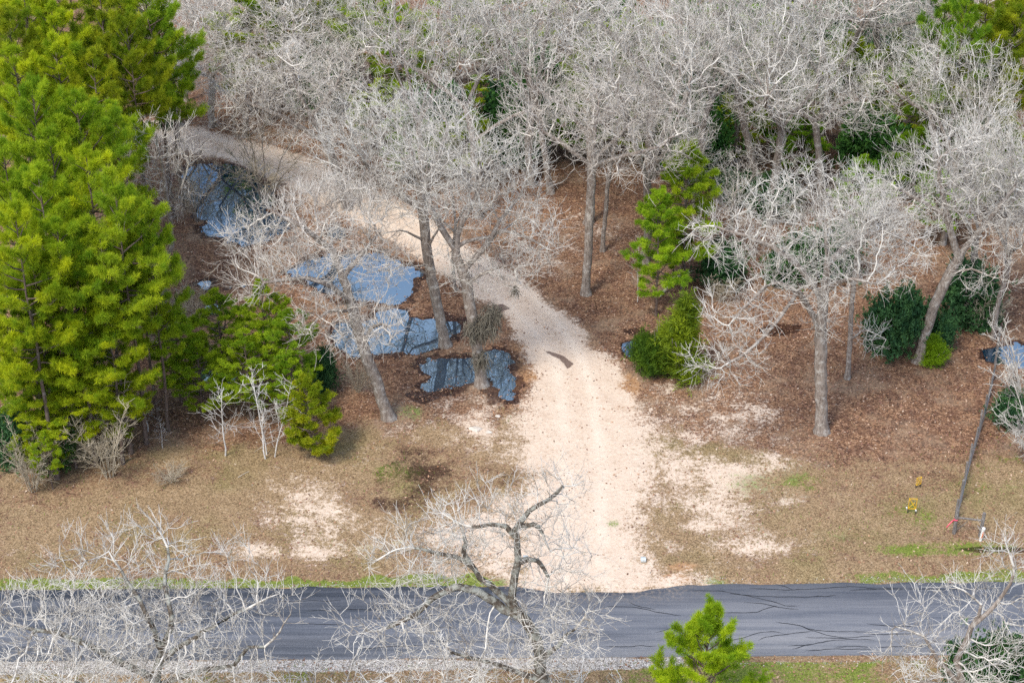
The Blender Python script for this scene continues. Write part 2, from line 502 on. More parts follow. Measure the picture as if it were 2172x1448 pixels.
# puddle hollows
for k, p in enumerate(PUDDLES):
    d = sdf(xs, ys, ground_poly(p)) + n_pd[ix] * (5.0 if k < 1 else 3.2) + n_hi[ix] * .5 + .05
    Z[ix] -= (.17 if k < 11 else .09) * smooth(.5, -.75 if k < 4 else -.3, d)
    wet[ix] = np.maximum(wet[ix], .95 * smooth(1.15, .0, d + n_hi[ix]))
for p in WETMUD:
    d = sdf(xs, ys, ground_poly(p)) + n_md[ix] * .25 + n_hi[ix] * .15
    wet[ix] = np.maximum(wet[ix], smooth(.22, -.12, d))
# driveway
dd = sdf(xs, ys, ground_poly(DRIVE)) + n_md[ix] * .9 + n_hi[ix] * .5
sand[ix] = np.clip(np.where(pys > 860, .52, .66) - dd * np.where(pys > 860, .30, .80), 0, .98)
def spots(lst, arr, mode='max'):
    for (cx, cy, rx, ry, v) in lst:
        q = ((pxs - cx) / rx) ** 2 + ((pys - cy) / ry) ** 2
        f = v * 1.0 * np.exp(-np.clip(q, 0, 30) * .6) * np.clip(1 + n_lo[ix] * 1.2 + n_md[ix] * 2.4, 0, 2); f = np.clip(f, 0, 1)
        if mode == 'max': arr[ix] = np.maximum(arr[ix], f)
        else: arr[ix] = arr[ix] * (1 - f)
spots([(1460, 1110, 150, 80, .62), (1570, 1150, 130, 30, .70), (1480, 1010, 140, 80, .52), (1580, 985, 90, 28, .6), (1470, 890, 130, 60, .50), (1600, 880, 60, 20, .5),
       (730, 1060, 140, 60, .86), (770, 1115, 130, 60, .66), (650, 1055, 40, 22, .8), (545, 1168, 45, 16, .72), (690, 1172, 60, 16, .6),
       (980, 925, 130, 60, .68), (880, 955, 140, 34, .64), (1040, 970, 80, 90, .8), (1060, 1090, 100, 110, .84), (960, 1120, 90, 60, .6), (1000, 1200, 120, 40, .62),
       (790, 975, 70, 18, .62), (1250, 500, 110, 40, .35), (1120, 560, 70, 30, .5), (60, 1170, 50, 12, .5), (1660, 1060, 50, 26, .45), (640, 415, 60, 60, .5)], sand)
skirt = .46 * smooth(5.5, .0, dd) * smooth(800, 900, pys) * np.clip(1 + n_lo[ix] * 1.5 + n_md[ix] * 2.2, 0, 1.6)
sand[ix] = np.maximum(sand[ix], skirt)
spots([(900, 1010, 150, 56, 1.5), (830, 1062, 60, 40, .9), (860, 1185, 120, 22, .5), (1440, 1190, 60, 14, .4)], sand, 'cut')
spots([(905, 1010, 190, 64, .52), (850, 1058, 90, 44, .46), (1560, 930, 160, 50, .2), (1850, 900, 160, 50, .25)], wet)
# leaf litter under the wood, thinning towards the road
edge = 905 + 60 * n_lo[ix] + 110 * n_md[ix]
edge = edge + np.where(pxs < 700, 20, 0) + np.where(pxs > 1450, 25 + (pxs - 1450) * .05, 0)
leaf[ix] = smooth(90, -60, pys - edge)
far = ~near & (Y > 100); leaf[far] = 1
spots([(905, 1010, 140, 50, .34), (850, 1050, 70, 40, .3)], leaf)
leaf[ix] = np.maximum(leaf[ix], .75 * smooth(.0, .6, .5 + n_md[ix] * 2.0) * (pys > 900) * .62)
# tan/clay skirts of the drive, damp hollow beside it
spots([(1120, 790, 45, 80, .75), (1320, 830, 30, 55, .8), (1440, 1200, 70, 12, .9), (1430, 1228, 40, 12, .9), (780, 940, 40, 14, .6), (1700, 1205, 400, 12, .35)], clay)
# green: verges, moss patches
dhi = line_d(xs, ys, road_hi0, road_hi1); dlo = line_d(xs, ys, road_lo0, road_lo1)
gapx = smooth(1060, 1090, pxs) * smooth(1480, 1455, pxs)
vg = smooth(-.05, .1, dhi) * smooth(1.15, .45, dhi + n_md[ix] * 2.0) * (1 - gapx)
vg = vg * np.where(pxs > 1430, smooth(-.25, .15, n_lo[ix] * 1.3 + .02), 1.0)
green[ix] = np.maximum(green[ix], 1.0 * vg)
green[ix] = np.maximum(green[ix], np.where(dlo < -.4, .35 + .9 * n_lo[ix] + 1.1 * n_md[ix], 0))
spots([(820, 1000, 70, 26, .5), (1940, 1100, 90, 46, .45), (1960, 1165, 180, 16, .6), (2120, 1010, 80, 70, .45), (1650, 1030, 110, 40, .38), (1080, 880, 26, 18, .8), (880, 880, 60, 22, .45),
       (200, 1100, 200, 60, .16), (1750, 1120, 220, 50, .40), (1300, 1110, 20, 12, .4), (1000, 1235, 60, 12, .8), (800, 1150, 100, 24, .4)], green)
# gravel shoulders
gs = smooth(.55, .1, np.abs(dhi - .15) + n_md[ix] * .8) * np.where((pxs > 1450), .40 + 1.0 * n_lo[ix], .40 + .8 * n_lo[ix])
gs = gs * (1 - gapx)
gl = smooth(.75, .15, np.abs(dlo + .45) + n_md[ix] * .7) * np.where(pxs < 1450, .95, .35)
grav[ix] = np.maximum(gs, gl)
# ditch on the far side of the road, right of the culvert
Z[ix] += .03 * smooth(2.2, .8, np.abs(dhi - 2.3)) * smooth(.3, .9, np.abs(dhi - 2.3)) * smooth(1400, 1480, pxs)
CL = np.array([G(*q)[:2] for q in [(1238, 1245), (1235, 1100), (1240, 1000), (1230, 900), (1225, 830), (1205, 760), (1150, 680), (1060, 600), (960, 535), (860, 475), (760, 420), (640, 370), (500, 322), (380, 285)]])
dc = np.abs(sdf(xs, ys, np.concatenate([CL, CL[::-1] + 1e-4])))
track = np.zeros_like(X); track[ix] = np.exp(-((dc - .95 + n_lo[ix] * .8) / .38) ** 2) * np.clip(.75 + n_lo[ix] * 1.5 + n_md[ix], 0, 1)
sand = np.clip(sand, 0, 1); leaf = np.clip(leaf, 0, 1); green = np.clip(green, 0, 1)
# bed under the road
inroad = np.zeros_like(X); inroad[ix] = smooth(.1, -.2, dhi) * smooth(-.1, .2, dlo)
Z = Z * (1 - inroad) - .03 * inroad
nx, ny = len(gx), len(gy)
ii = (np.arange(ny - 1)[:, None] * nx + np.arange(nx - 1)[None]).ravel()
F = np.stack([ii, ii + 1, ii + nx + 1, ii + nx], 1)
gme = np_mesh('ground', np.stack([X, Y, Z], 1), F, smooth_=True, col=np.stack([sand, leaf, green, track], 1), cname='cover')
at = gme.color_attributes.new('cover2', 'FLOAT_COLOR', 'POINT')
c4 = np.ones((len(X), 4), np.float32); c4[:, 0] = wet; c4[:, 1] = clay; c4[:, 2] = grav
at.data.foreach_set('color', c4.ravel())
k = NT('ground_cover'); p = k.pos()
a1 = k.n('ShaderNodeSeparateColor'); k.l(k.attr('cover').outputs['Color'], a1.inputs[0])
a2 = k.n('ShaderNodeSeparateColor'); k.l(k.attr('cover2').outputs['Color'], a2.inputs[0])
nA = k.noise(p, .9, 6, .68); nB = k.noise(p, 4.5, 4, .65); nC = k.noise(p, 15, 2, .6); nD = k.noise(p, .22, 3)
v1 = k.vor(p, 9.0); v2 = k.vor(p, 17.0)
s1 = k.n('ShaderNodeSeparateColor'); k.l(v1, s1.inputs[0]); s2_ = k.n('ShaderNodeSeparateColor'); k.l(v2, s2_.inputs[0])
def breakup(m, amt=.8, lo=.36, hi=.64):
    nz = k.math('ADD', k.math('MULTIPLY', nA, .36), k.math('ADD', k.math('MULTIPLY', nB, .34), k.math('MULTIPLY', nC, .3)))
    return k.rng(k.math('ADD', m, k.math('MULTIPLY', k.math('SUBTRACT', nz, .5), amt * 2)), lo, hi)
# dry winter grass: straw and olive with dark gaps
dry = k.ramp(k.math('ADD', k.math('MULTIPLY', nA, .35), k.math('MULTIPLY', s2_.outputs[0], .65)),
             [(.12, (.12, .082, .048)), (.45, (.275, .188, .105)), (.72, (.385, .272, .16)), (.95, (.50, .38, .25))])
dry = k.mix(k.rng(nD, .46, .80), dry, k.mix(1.0, dry, (.76, .88, .66), 'MULTIPLY'))
lf = k.ramp(k.math('ADD', k.math('MULTIPLY', s1.outputs[0], .55), k.math('MULTIPLY', s2_.outputs[1], .45)),
            [(.1, (.065, .038, .027)), (.38, (.18, .098, .058)), (.62, (.285, .160, .092)), (.85, (.41, .255, .155)), (1., (.56, .42, .30))])
lf = k.mix(k.rng(nA, .40, .62), lf, k.mix(1.0, lf, (.66, .62, .66), 'MULTIPLY'))
lf = k.mix(k.math('MULTIPLY', k.rng(k.noise(p, .33, 4, .65), .46, .70), .55), lf, (.35, .262, .18))
base = k.mix(breakup(a1.outputs[1], 1.2), dry, lf)
cl = k.ramp(nB, [(.3, (.36, .19, .085)), (.7, (.50, .30, .16))])
base = k.mix(k.math('MULTIPLY', breakup(a2.outputs[1], 1.1), .8), base, cl)
snd = k.ramp(k.math('ADD', k.math('MULTIPLY', nB, .6), k.math('MULTIPLY', nA, .4)), [(.3, (.54, .41, .305)), (.5, (.66, .53, .415)), (.68, (.74, .625, .51))])
trk = k.attr('cover').outputs['Alpha']
snd = k.mix(k.math('MULTIPLY', trk, .55), snd, (.80, .69, .57))
snd = k.mix(k.math('MULTIPLY', k.rng(k.math('ADD', nC, k.math('MULTIPLY', nA, .6)), .98, 1.08), k.math('SUBTRACT', 1.0, k.math('MULTIPLY', trk, .8))), snd, (.26, .165, .11))
base = k.mix(breakup(a1.outputs[0], 1.9, .28, .72), base, snd)
gr = k.ramp(k.math('ADD', k.math('MULTIPLY', nC, .5), k.math('MULTIPLY', s2_.outputs[2], .5)), [(.2, (.06, .10, .010)), (.5, (.13, .21, .018)), (.85, (.28, .34, .06))])
base = k.mix(k.math('MULTIPLY', breakup(a1.outputs[2], 1.1, .34, .62), .80), base, gr)
gvl = k.ramp(s2_.outputs[0], [(.1, (.18, .16, .14)), (.5, (.42, .39, .36)), (.9, (.70, .67, .63))])
base = k.mix(breakup(a2.outputs[2], .9), base, gvl)
wt = k.mix(1.0, base, (.30, .26, .26), 'MULTIPLY')
wf = breakup(a2.outputs[0], .5)
base = k.mix(wf, base, wt)
k.bump(k.math('ADD', k.math('MULTIPLY', s1.outputs[2], .5), nB), .7, .05)
k.l(k.rng(wf, 0, 1, .95, .35), k.b.inputs['Roughness'])
k.l(base, k.b.inputs['Base Color']); k.b.inputs['Specular IOR Level'].default_value = .2
M['ground'] = k.m
tag(link('ground', gme, M['ground']), kind='structure', label='leaf strewn ground with dry grass and pale sand patches')

# ------------------------------------------------------------------ puddles: still water lying in the hollows
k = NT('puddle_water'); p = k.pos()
M['water'] = k.done((.008, .026, .060), .008, .5); k.b.inputs['IOR'].default_value = 5.0; k.b.inputs['Specular Tint'].default_value = (.60, .82, 1.0, 1)  # blue of the mirrored sky is painted into base colour and specular tint
PNAMES = ['wide pale puddle beyond the drive beside the vase shaped tree', 'puddle left of the drive with pale and dark reflections', 'blue puddle between the two pale oak trunks',
          'blue puddle curling round the foot of the mossy oak', 'small pale puddle above the young pine cluster', 'smallest puddle in the leaves near the pines', 'narrow puddle in the leaves below the bare boughs',
          'small puddle showing through the young pines', 'small puddle at the bend of the sandy drive', 'small puddle beside the dark cedar bush', 'pale puddle at the right edge behind the fence']
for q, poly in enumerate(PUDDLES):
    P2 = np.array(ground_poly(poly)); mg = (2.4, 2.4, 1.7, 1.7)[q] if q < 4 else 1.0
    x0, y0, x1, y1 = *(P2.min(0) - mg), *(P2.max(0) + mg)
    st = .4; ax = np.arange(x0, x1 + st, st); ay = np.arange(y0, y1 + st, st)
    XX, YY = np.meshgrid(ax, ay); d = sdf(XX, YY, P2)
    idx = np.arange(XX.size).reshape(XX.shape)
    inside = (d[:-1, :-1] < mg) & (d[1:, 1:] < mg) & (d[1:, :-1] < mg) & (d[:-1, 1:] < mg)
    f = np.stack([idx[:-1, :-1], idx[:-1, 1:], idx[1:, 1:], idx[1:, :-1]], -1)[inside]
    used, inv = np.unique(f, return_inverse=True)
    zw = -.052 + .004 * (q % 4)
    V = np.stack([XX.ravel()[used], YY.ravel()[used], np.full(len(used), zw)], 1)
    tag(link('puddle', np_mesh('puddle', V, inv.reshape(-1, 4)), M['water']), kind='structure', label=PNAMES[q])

# ------------------------------------------------------------------ road
k = NT('asphalt'); p = k.pos()
st_ = k.noise(k.scale(p, (.10, 2.6, 1)), 1.0, 6, .66); st2 = k.noise(k.scale(p, (.05, .6, 1)), 1.0, 5, .62)
fi = k.vor(p, 26.0); sf = k.n('ShaderNodeSeparateColor'); k.l(fi, sf.inputs[0])
sx = k.n('ShaderNodeSeparateXYZ'); k.l(p, sx.inputs[0])
along = k.rng(sx.outputs[0], -22, 14)
f = k.math('ADD', k.math('MULTIPLY', st_, .55), k.math('ADD', k.math('MULTIPLY', st2, .45), k.math('MULTIPLY', along, .13)))
c = k.ramp(f, [(.40, (.024, .034, .052)), (.49, (.058, .072, .098)), (.58, (.125, .140, .172)), (.70, (.215, .225, .25)), (.85, (.26, .27, .29))])
sy = k.math('DIVIDE', k.math('SUBTRACT', sx.outputs[1], k.math('MULTIPLY', sx.outputs[0], float((road_lo1[1] - road_lo0[1]) / (road_lo1[0] - road_lo0[0])))), 5.5)
wp = k.math('COSINE', k.math('MULTIPLY', k.math('SUBTRACT', sy, float(road_lo0[1] - road_lo0[0] * (road_lo1[1] - road_lo0[1]) / (road_lo1[0] - road_lo0[0])) / 5.5 + .25), 4 * math.pi))
c = k.mix(k.math('MULTIPLY', k.rng(wp, .2, 1.0), k.math('MULTIPLY', st2, .35)), c, (.24, .245, .265))
mo = k.math('MULTIPLY', k.rng(sy, float(road_lo0[1]) / 5.5 + .72, float(road_lo0[1]) / 5.5 + 1.05), k.math('MULTIPLY', k.rng(sx.outputs[0], -1.5, 2.0), k.rng(sx.outputs[0], 11.0, 7.0)))
c = k.mix(k.math('MULTIPLY', mo, k.rng(k.noise(p, 5, 5, .7), .45, .62)), c, (.52, .42, .33))
c = k.mix(.22, c, k.ramp(sf.outputs[0], [(0, (.05, .05, .055)), (1, (.22, .22, .23))]))
k.bump(sf.outputs[1], .3, .01)
M['asphalt'] = k.done(c, .7, .35)
rng0 = np.random.RandomState(4)
xr = np.arange(-70, 70.1, .25)
def edge_y(a, b, x): return a[1] + (x - a[0]) * (b[1] - a[1]) / (b[0] - a[0])
wav = (fbm(xr, xr * 0, 1.5, 5, 7) - .5) * .30
gpx = to_px(xr, np.full_like(xr, 76.5), 0.0)[0]
dip = .55 * smooth(1080, 1180, gpx) * smooth(1470, 1330, gpx)          # sand washed over the road edge
yhi = edge_y(road_hi0, road_hi1, xr) + wav - dip
ylo = edge_y(road_lo0, road_lo1, xr) - (fbm(xr, xr * 0 + 9, 1.2, 4, 8) - .5) * .10
ymid = (yhi + ylo) / 2
rows = [np.stack([xr, yy, np.full_like(xr, zz)], 1) for yy, zz in ((ylo - .02, -.06), (ylo, .035), (ymid, .06), (yhi, .035), (yhi + .02, -.06))]
V = np.concatenate(rows); n = len(xr); i0 = np.arange(n - 1)
F = np.concatenate([np.stack([r * n + i0, r * n + i0 + 1, (r + 1) * n + i0 + 1, (r + 1) * n + i0], 1) for r in range(4)])
road = tag(link('road', np_mesh('road', V, F), M['asphalt']), kind='structure', label='narrow grey asphalt road with dark tar lines')
M['tar'] = mat_plain('road_tar', (.022, .024, .028), .45, .4)
def zr(x, y):
    lo, hi = np.interp(x, xr, ylo), np.interp(x, xr, yhi)
    t = np.abs((y - lo) / (hi - lo) * 2 - 1); return .06 - .025 * t + .004
def zz3(pts): return [(1448 + a / 3., 966 + b / 3.) for a, b in pts]
def zz2(pts): return [(724 + a / 3., 966 + b / 3.) for a, b in pts]
def zz1(pts): return [(a / 3., 966 + b / 3.) for a, b in pts]
TAR = [zz3(t) for t in ([(430, 848), (700, 856), (930, 845), (1050, 833), (1160, 841), (1230, 853), (1420, 845)], [(1060, 862), (1250, 850), (1420, 856)], [(700, 856), (655, 832), (600, 822)],
       [(1160, 841), (1180, 852)], [(1280, 838), (1330, 852)],
       [(60, 860), (250, 865), (460, 905), (600, 940), (660, 962), (740, 958)], [(390, 935), (500, 940), (640, 975), (740, 982)], [(300, 880), (500, 898), (760, 905), (980, 892)],
       [(130, 1005), (470, 1003), (550, 965), (600, 960)], [(590, 1065), (740, 1080), (800, 1105), (900, 1120), (1200, 1128)], [(740, 1080), (820, 1118), (940, 1150), (1040, 1160)],
       [(230, 1195), (380, 1165), (480, 1130), (580, 1120), (640, 1135)], [(480, 1180), (520, 1160), (720, 1130), (830, 1120)], [(780, 1158), (1000, 1165), (1220, 1150)],
       [(670, 1215), (800, 1208), (940, 1178), (1040, 1170), (1220, 1175)], [(700, 1233), (760, 1215), (820, 1200)], [(960, 1218), (1100, 1215), (1200, 1222)], [(780, 1240), (1100, 1230), (1220, 1236)],
       [(1170, 1072), (1300, 1085), (1480, 1090)], [(1180, 1140), (1500, 1135)], [(1240, 1222), (1420, 1215), (1560, 1218)], [(1420, 850), (1700, 856), (2000, 848)])]
TAR += [zz2(t) for t in ([(1830, 930), (1880, 960), (2000, 985)], [(1690, 962), (1860, 965), (2010, 1000), (2160, 1022)], [(2000, 1130), (2130, 1092)], [(1680, 1215), (1780, 1220), (1900, 1212), (2000, 1214)],
        [(600, 1095), (740, 1102)], [(420, 1042), (620, 1046)], [(100, 1235), (330, 1215), (520, 1212)], [(560, 1180), (800, 1188)], [(1300, 1180), (1420, 1160)], [(0, 975), (240, 985)])]
TAR += [zz1(t) for t in ([(1180, 1065), (1420, 1072)], [(1100, 1158), (1300, 1166), (1420, 1160)], [(1900, 1075), (2170, 1080)], [(1940, 990), (2170, 990)], [(100, 1222), (300, 1215), (460, 1210)], [(1750, 930), (2170, 926)], [(200, 1000), (420, 1010)])]
tp, tf, o = [], [], 0
for line in TAR:
    P_ = np.array([G(*q)[:2] for q in line])
    L_ = np.concatenate([[0], np.cumsum(np.linalg.norm(np.diff(P_, axis=0), axis=1))])
    m = max(6, int(L_[-1] / .12)); s = np.linspace(0, L_[-1], m)
    q = np.stack([np.interp(s, L_, P_[:, 0]), np.interp(s, L_, P_[:, 1])], 1)
    for _ in range(3): q[1:-1] = (q[:-2] + 2 * q[1:-1] + q[2:]) / 4
    q[:, 1] += (fbm(q[:, 0] + o, q[:, 1], .5, 3, 31) - .5) * .12
    t = np.gradient(q, axis=0); t /= np.linalg.norm(t, axis=1, keepdims=True) + 1e-9
    nn = np.stack([-t[:, 1], t[:, 0]], 1)
    wd = (.010 + .026 * fbm(q[:, 0] * 3 + o, q[:, 1], 1.0, 3, 41))[:, None] * np.clip(np.minimum(s, s[-1] - s) / .3, .25, 1)[:, None]
    for sg in (-1, 1):
        e = q + sg * nn * wd; tp.append(np.stack([e[:, 0], e[:, 1], zr(e[:, 0], e[:, 1])], 1))
    a_ = o + np.arange(m - 1); tf.append(np.stack([a_, a_ + 1, a_ + m + 1, a_ + m], 1)); o += 2 * m
link('tar_line', np_mesh('tar_line', np.concatenate(tp), np.concatenate(tf)), M['tar'], road)

# ------------------------------------------------------------------ litter: leaves, straw, gravel (uncountable)
rg = np.random.RandomState(11)
ga = np.where(near & (Y > 68) & (Y < 150))[0]
def scatter(weight, N):
    pr = weight[ga]; pr = pr / pr.sum()
    i = rg.choice(ga, N, p=pr)
    x = X[i] + rg.uniform(-.08, .08, N); y = Y[i] + rg.uniform(-.08, .08, N)
    return x, y, Z[i]
def quads(x, y, z, size, tilt, cols, asp=.6):
    N = len(x); a = rg.rand(N) * 6.283; s = size
    nrm = np.stack([rg.normal(0, tilt, N), rg.normal(0, tilt, N), np.ones(N)], 1); nrm /= np.linalg.norm(nrm, axis=1, keepdims=True)
    u = np.stack([np.cos(a), np.sin(a), np.zeros(N)], 1); u -= nrm * (u * nrm).sum(1, keepdims=True); u /= np.linalg.norm(u, axis=1, keepdims=True)
    v = np.cross(nrm, u); c = np.stack([x, y, z], 1)
    u, v = u * s[:, None], v * s[:, None] * asp
    V = np.stack([c - u, c - v, c + u, c + v], 1).reshape(-1, 3)
    return V, np.arange(N * 4).reshape(N, 4), np.repeat(cols, 4, 0)
lw = (leaf * (1 - .93 * sand) * (1 - inroad) + .03 * (1 - inroad) * (1 - .8 * sand)) * np.where(Z < -.085, .05, np.where(Z < -.04, .45, 1))
x, y, z = scatter(lw, 110000)
zz = np.maximum(z, -.05) + rg.uniform(.008, .05, len(x))
pal = np.array([(.29, .16, .10), (.39, .235, .15), (.18, .10, .07), (.47, .33, .24), (.24, .13, .10), (.58, .46, .36), (.33, .18, .10)])
cols = pal[rg.choice(7, len(x), p=[.24, .2, .2, .12, .14, .03, .07])] * rg.uniform(.75, 1.15, (len(x), 1))
V, F, Cc = quads(x, y, zz, rg.uniform(.045, .095, len(x)), .45, cols)
M['tinted'] = mat_tinted('dead_leaf')
tag(link('fallen_leaves', np_mesh('fallen_leaves', V, F, col=Cc), M['tinted']), 'brown dead oak leaves scattered over the ground', 'leaves', kind='stuff')
# dry grass blades
gw = (1 - leaf * .8) * (1 - sand) * (1 - inroad) * (Z > -.05)
x, y, z = scatter(gw, 70000); N = len(x)
h = rg.uniform(.05, .16, N); a = rg.rand(N) * 6.283; lean = rg.uniform(.3, 1.3, N)
wv = np.stack([np.cos(a), np.sin(a), np.zeros(N)], 1) * .016; b = np.stack([x, y, z], 1)
tipv = b + np.stack([-np.sin(a) * lean * h, np.cos(a) * lean * h, h], 1)
V = np.stack([b - wv, b + wv, tipv], 1).reshape(-1, 3)
gi = green.reshape(ny, nx)
gfac = np.clip(green[np.searchsorted(gy, y).clip(0, ny - 1) * nx + np.searchsorted(gx, x).clip(0, nx - 1)] * 1.3, 0, 1)
straw = np.array((.36, .26, .15)) * rg.uniform(.5, 1.25, (N, 1)); grn = np.array((.13, .20, .03)) * rg.uniform(.6, 1.4, (N, 1))
cols = np.where(rg.rand(N, 1) < gfac[:, None], grn, straw)
tag(link('dry_grass', np_mesh('dry_grass', V, None, np.arange(N * 3).reshape(N, 3), col=np.repeat(cols, 3, 0)), M['tinted']), 'straw coloured and green grass blades on the verge and clearing', 'grass', kind='stuff')
# gravel stones
x, y, z = scatter(grav ** 2 * (1 - inroad) + .006 * sand + 1e-6, 8000); N = len(x)
s = rg.uniform(.02, .05, N)
octv = np.array([(1, 0, 0), (0, 1, 0), (-1, 0, 0), (0, -1, 0), (0, 0, .7), (0, 0, -.6)])
octf = np.array([(0, 1, 4), (1, 2, 4), (2, 3, 4), (3, 0, 4), (1, 0, 5), (2, 1, 5), (3, 2, 5), (0, 3, 5)])
V = np.stack([x, y, z + .01], 1)[:, None] + octv[None] * s[:, None, None] * rg.uniform(.7, 1.3, (N, 6, 1))
F = (np.arange(N)[:, None, None] * 6 + octf[None]).reshape(-1, 3)
cols = np.repeat(np.array((.56, .53, .49)) * rg.uniform(.5, 1.25, (N, 1)), 6, 0)
tag(link('gravel', np_mesh('gravel', V.reshape(-1, 3), None, F, col=cols), M['tinted']), 'pale gravel stones along the road edges', 'gravel', kind='stuff')

# ------------------------------------------------------------------ OAKS WITH A SHAPE OF THEIR OWN
def hero(label, seed, polys, blobs, along=0, twig='twig', bark='bark', dens=2.4, group=None, cat='oak', kindname='bare_oak', **kw):
    rg = np.random.RandomState(seed)
    base = G(*polys[0][0][:2]); Yb = base[1]
    def pt(q): return at_depth(q[0], q[1], Yb + (q[2] if len(q) > 2 else 0.0)) - base
    PL = [[pt(q) for q in pl] for pl in polys]
    PL[0][0] = np.array((0, 0, -.15))
    BL = []
    for b in blobs:
        dy = b[4] if len(b) > 4 else 0
        c = at_depth(b[0], b[1], Yb + dy); m = ppm(c); d = math.atan2(CAM_H - c[2], c[1])
        rx = b[2] / m; ry = .85 * rx
        rz = math.sqrt(max((b[3] / m) ** 2 - (ry * math.sin(d)) ** 2, (.32 * rx) ** 2)) / math.cos(d)
        BL.append((c - base, (rx * 1.08, ry * 1.08, rz * 1.05)))
    if along:
        for pl in PL:
            for p0 in pl[max(1, len(pl) // 2):]:
                if p0[2] > 3: BL.append((p0, (along, along, along * .8)))
    tv, cv = build_oak(rg, PL, BL, dens=dens, **kw)
    return oak_thing(kindname, label, base, tv, cv, M[bark], M[twig], group, cat=cat)

hero('leaning grey oak with drooping pale boughs, left of the puddles', 1,
     [[(825, 886), (795, 800), (768, 730), (750, 660, .3), (728, 590, .5), (705, 530, 1)], [(768, 730), (795, 690, -1), (820, 690, -2.5)], [(745, 640), (690, 600, -1), (630, 590, -1.5), (560, 600, -2)],
      [(728, 590), (765, 540, 1), (800, 500, 2)], [(705, 530), (640, 480, 0), (580, 450, 0)], [(750, 660), (700, 660, -2), (660, 690, -3)]],
     [(640, 510, 165, 90, 0), (745, 690, 100, 66, -2.5), (555, 580, 95, 50, -1), (720, 440, 115, 75, 2), (810, 560, 65, 65, 0), (690, 640, 60, 35, -2)], rmax=.37, twig='twig_warm', dens=4.2, along=1.2)
hero('straight grey oak standing on a leafy islet between two blue puddles', 2,
     [[(945, 732), (930, 660), (915, 590), (903, 510), (895, 440), (885, 370), (870, 310)], [(905, 520), (940, 470, -1), (960, 430, -1)], [(895, 440), (830, 400, 0), (780, 350)], [(890, 400), (930, 330, 1), (950, 270, 1)],
      [(915, 590), (870, 560, -1), (840, 570, -2)], [(903, 510), (850, 490, -1), (800, 500, -1)]],
     [(820, 290, 140, 105, 0), (910, 240, 105, 65, 1.5), (790, 400, 90, 60, -1), (740, 330, 90, 90, 1), (840, 560, 60, 35, -1.5)], rmax=.34, dens=4.5)
h3 = hero('mossy forked oak with dark limbs reaching over the sandy drive', 3,
     [[(1022, 816), (1012, 740), (1000, 670), (990, 600), (975, 560), (965, 530)], [(965, 530), (940, 490), (915, 440), (900, 390, 1)], [(972, 548), (970, 500), (985, 460), (1010, 420, 1), (1020, 370, 1.5)],
      [(985, 575), (1010, 545), (1040, 510), (1062, 490), (1110, 500, -.5), (1160, 528, -1)], [(990, 590), (1020, 583), (1050, 570), (1085, 562), (1095, 590, -.5)], [(970, 520), (1010, 505), (1050, 500), (1090, 470, 1)], [(1040, 510), (1060, 470), (1090, 430, 1)]],
     [(960, 360, 140, 110, 0), (1110, 460, 85, 60, -.5), (1060, 370, 110, 85, 1), (1150, 525, 50, 32, -1), (890, 440, 70, 50, 0), (1100, 560, 60, 30, -.5)], bark='bark', rmax=.35, limb=(.12, .035), dens=3.2, along=1.3)
hero('tall pale oak with a fan crown over bare leaf litter, in mid wood', 4,
     [[(1243, 624), (1247, 540), (1252, 450), (1255, 370), (1258, 340)], [(1258, 340), (1300, 300), (1345, 255, 0)], [(1256, 360), (1200, 310), (1145, 275)], [(1258, 340), (1262, 280), (1270, 215)], [(1258, 350), (1330, 330, -1), (1400, 312, -2)]],
     [(1270, 245, 140, 85), (1140, 250, 85, 65), (1410, 275, 95, 75), (1330, 340, 110, 36, -1)], rmax=.31, twig='twig_warm', dens=2.7)
hero('slim grey oak close behind the tall fan crowned oak', 5,
     [[(1278, 532), (1284, 450), (1290, 380), (1302, 320), (1310, 260)]], [(1320, 215, 110, 70)], rmax=.18, twig='twig_warm')
hero('broad white oak with low sweeping boughs on the right clearing edge', 6,
     [[(1743, 915), (1742, 840), (1741, 760), (1742, 690), (1748, 620), (1755, 560), (1752, 500)], [(1741, 705), (1715, 650), (1690, 620, -1), (1640, 600, -2), (1590, 640, -3), (1545, 690, -3.5)],
      [(1745, 640), (1700, 570), (1650, 530), (1580, 500), (1515, 480)], [(1752, 560), (1800, 520, 1), (1860, 490, 1.5)], [(1748, 620), (1800, 592, -2), (1860, 602, -2.5)], [(1690, 620, -1), (1650, 680, -3), (1590, 740, -4), (1530, 780, -4.5)]],
     [(1740, 440, 170, 80, 0), (1555, 500, 105, 62, 0), (1570, 660, 95, 60, -3), (1880, 520, 105, 85, 1), (1680, 560, 120, 60, -1.5), (1740, 630, 60, 40, -2), (1530, 770, 90, 42, -4)], rmax=.37, up=.12, dens=3.2, along=1.0)
hero('slim oak trunk just behind the broad white oak', 7,
     [[(1797, 802), (1803, 720), (1808, 640), (1815, 570), (1820, 500)], [(1803, 720), (1840, 700, -1), (1880, 720, -1.5)]], [(1840, 470, 105, 80), (1850, 715, 35, 25, -1.2)], rmax=.17)
hero('thick brown oak leaning right beside the dark evergreen thicket', 8,
     [[(1947, 766), (1965, 700), (1985, 640), (2010, 585), (2033, 545)], [(2033, 545), (2020, 500), (2010, 460), (1995, 400), (1990, 340)], [(2033, 545), (2070, 500), (2110, 450), (2150, 400)], [(2010, 460), (1960, 430), (1905, 400)],
      [(2010, 585), (2060, 570, -1.5), (2110, 590, -2)]],
     [(1975, 390, 130, 100), (2120, 420, 105, 105), (2060, 330, 120, 70), (2095, 580, 75, 45, -2), (1900, 420, 60, 60)], rmax=.36, bark='bark', dens=3.0)
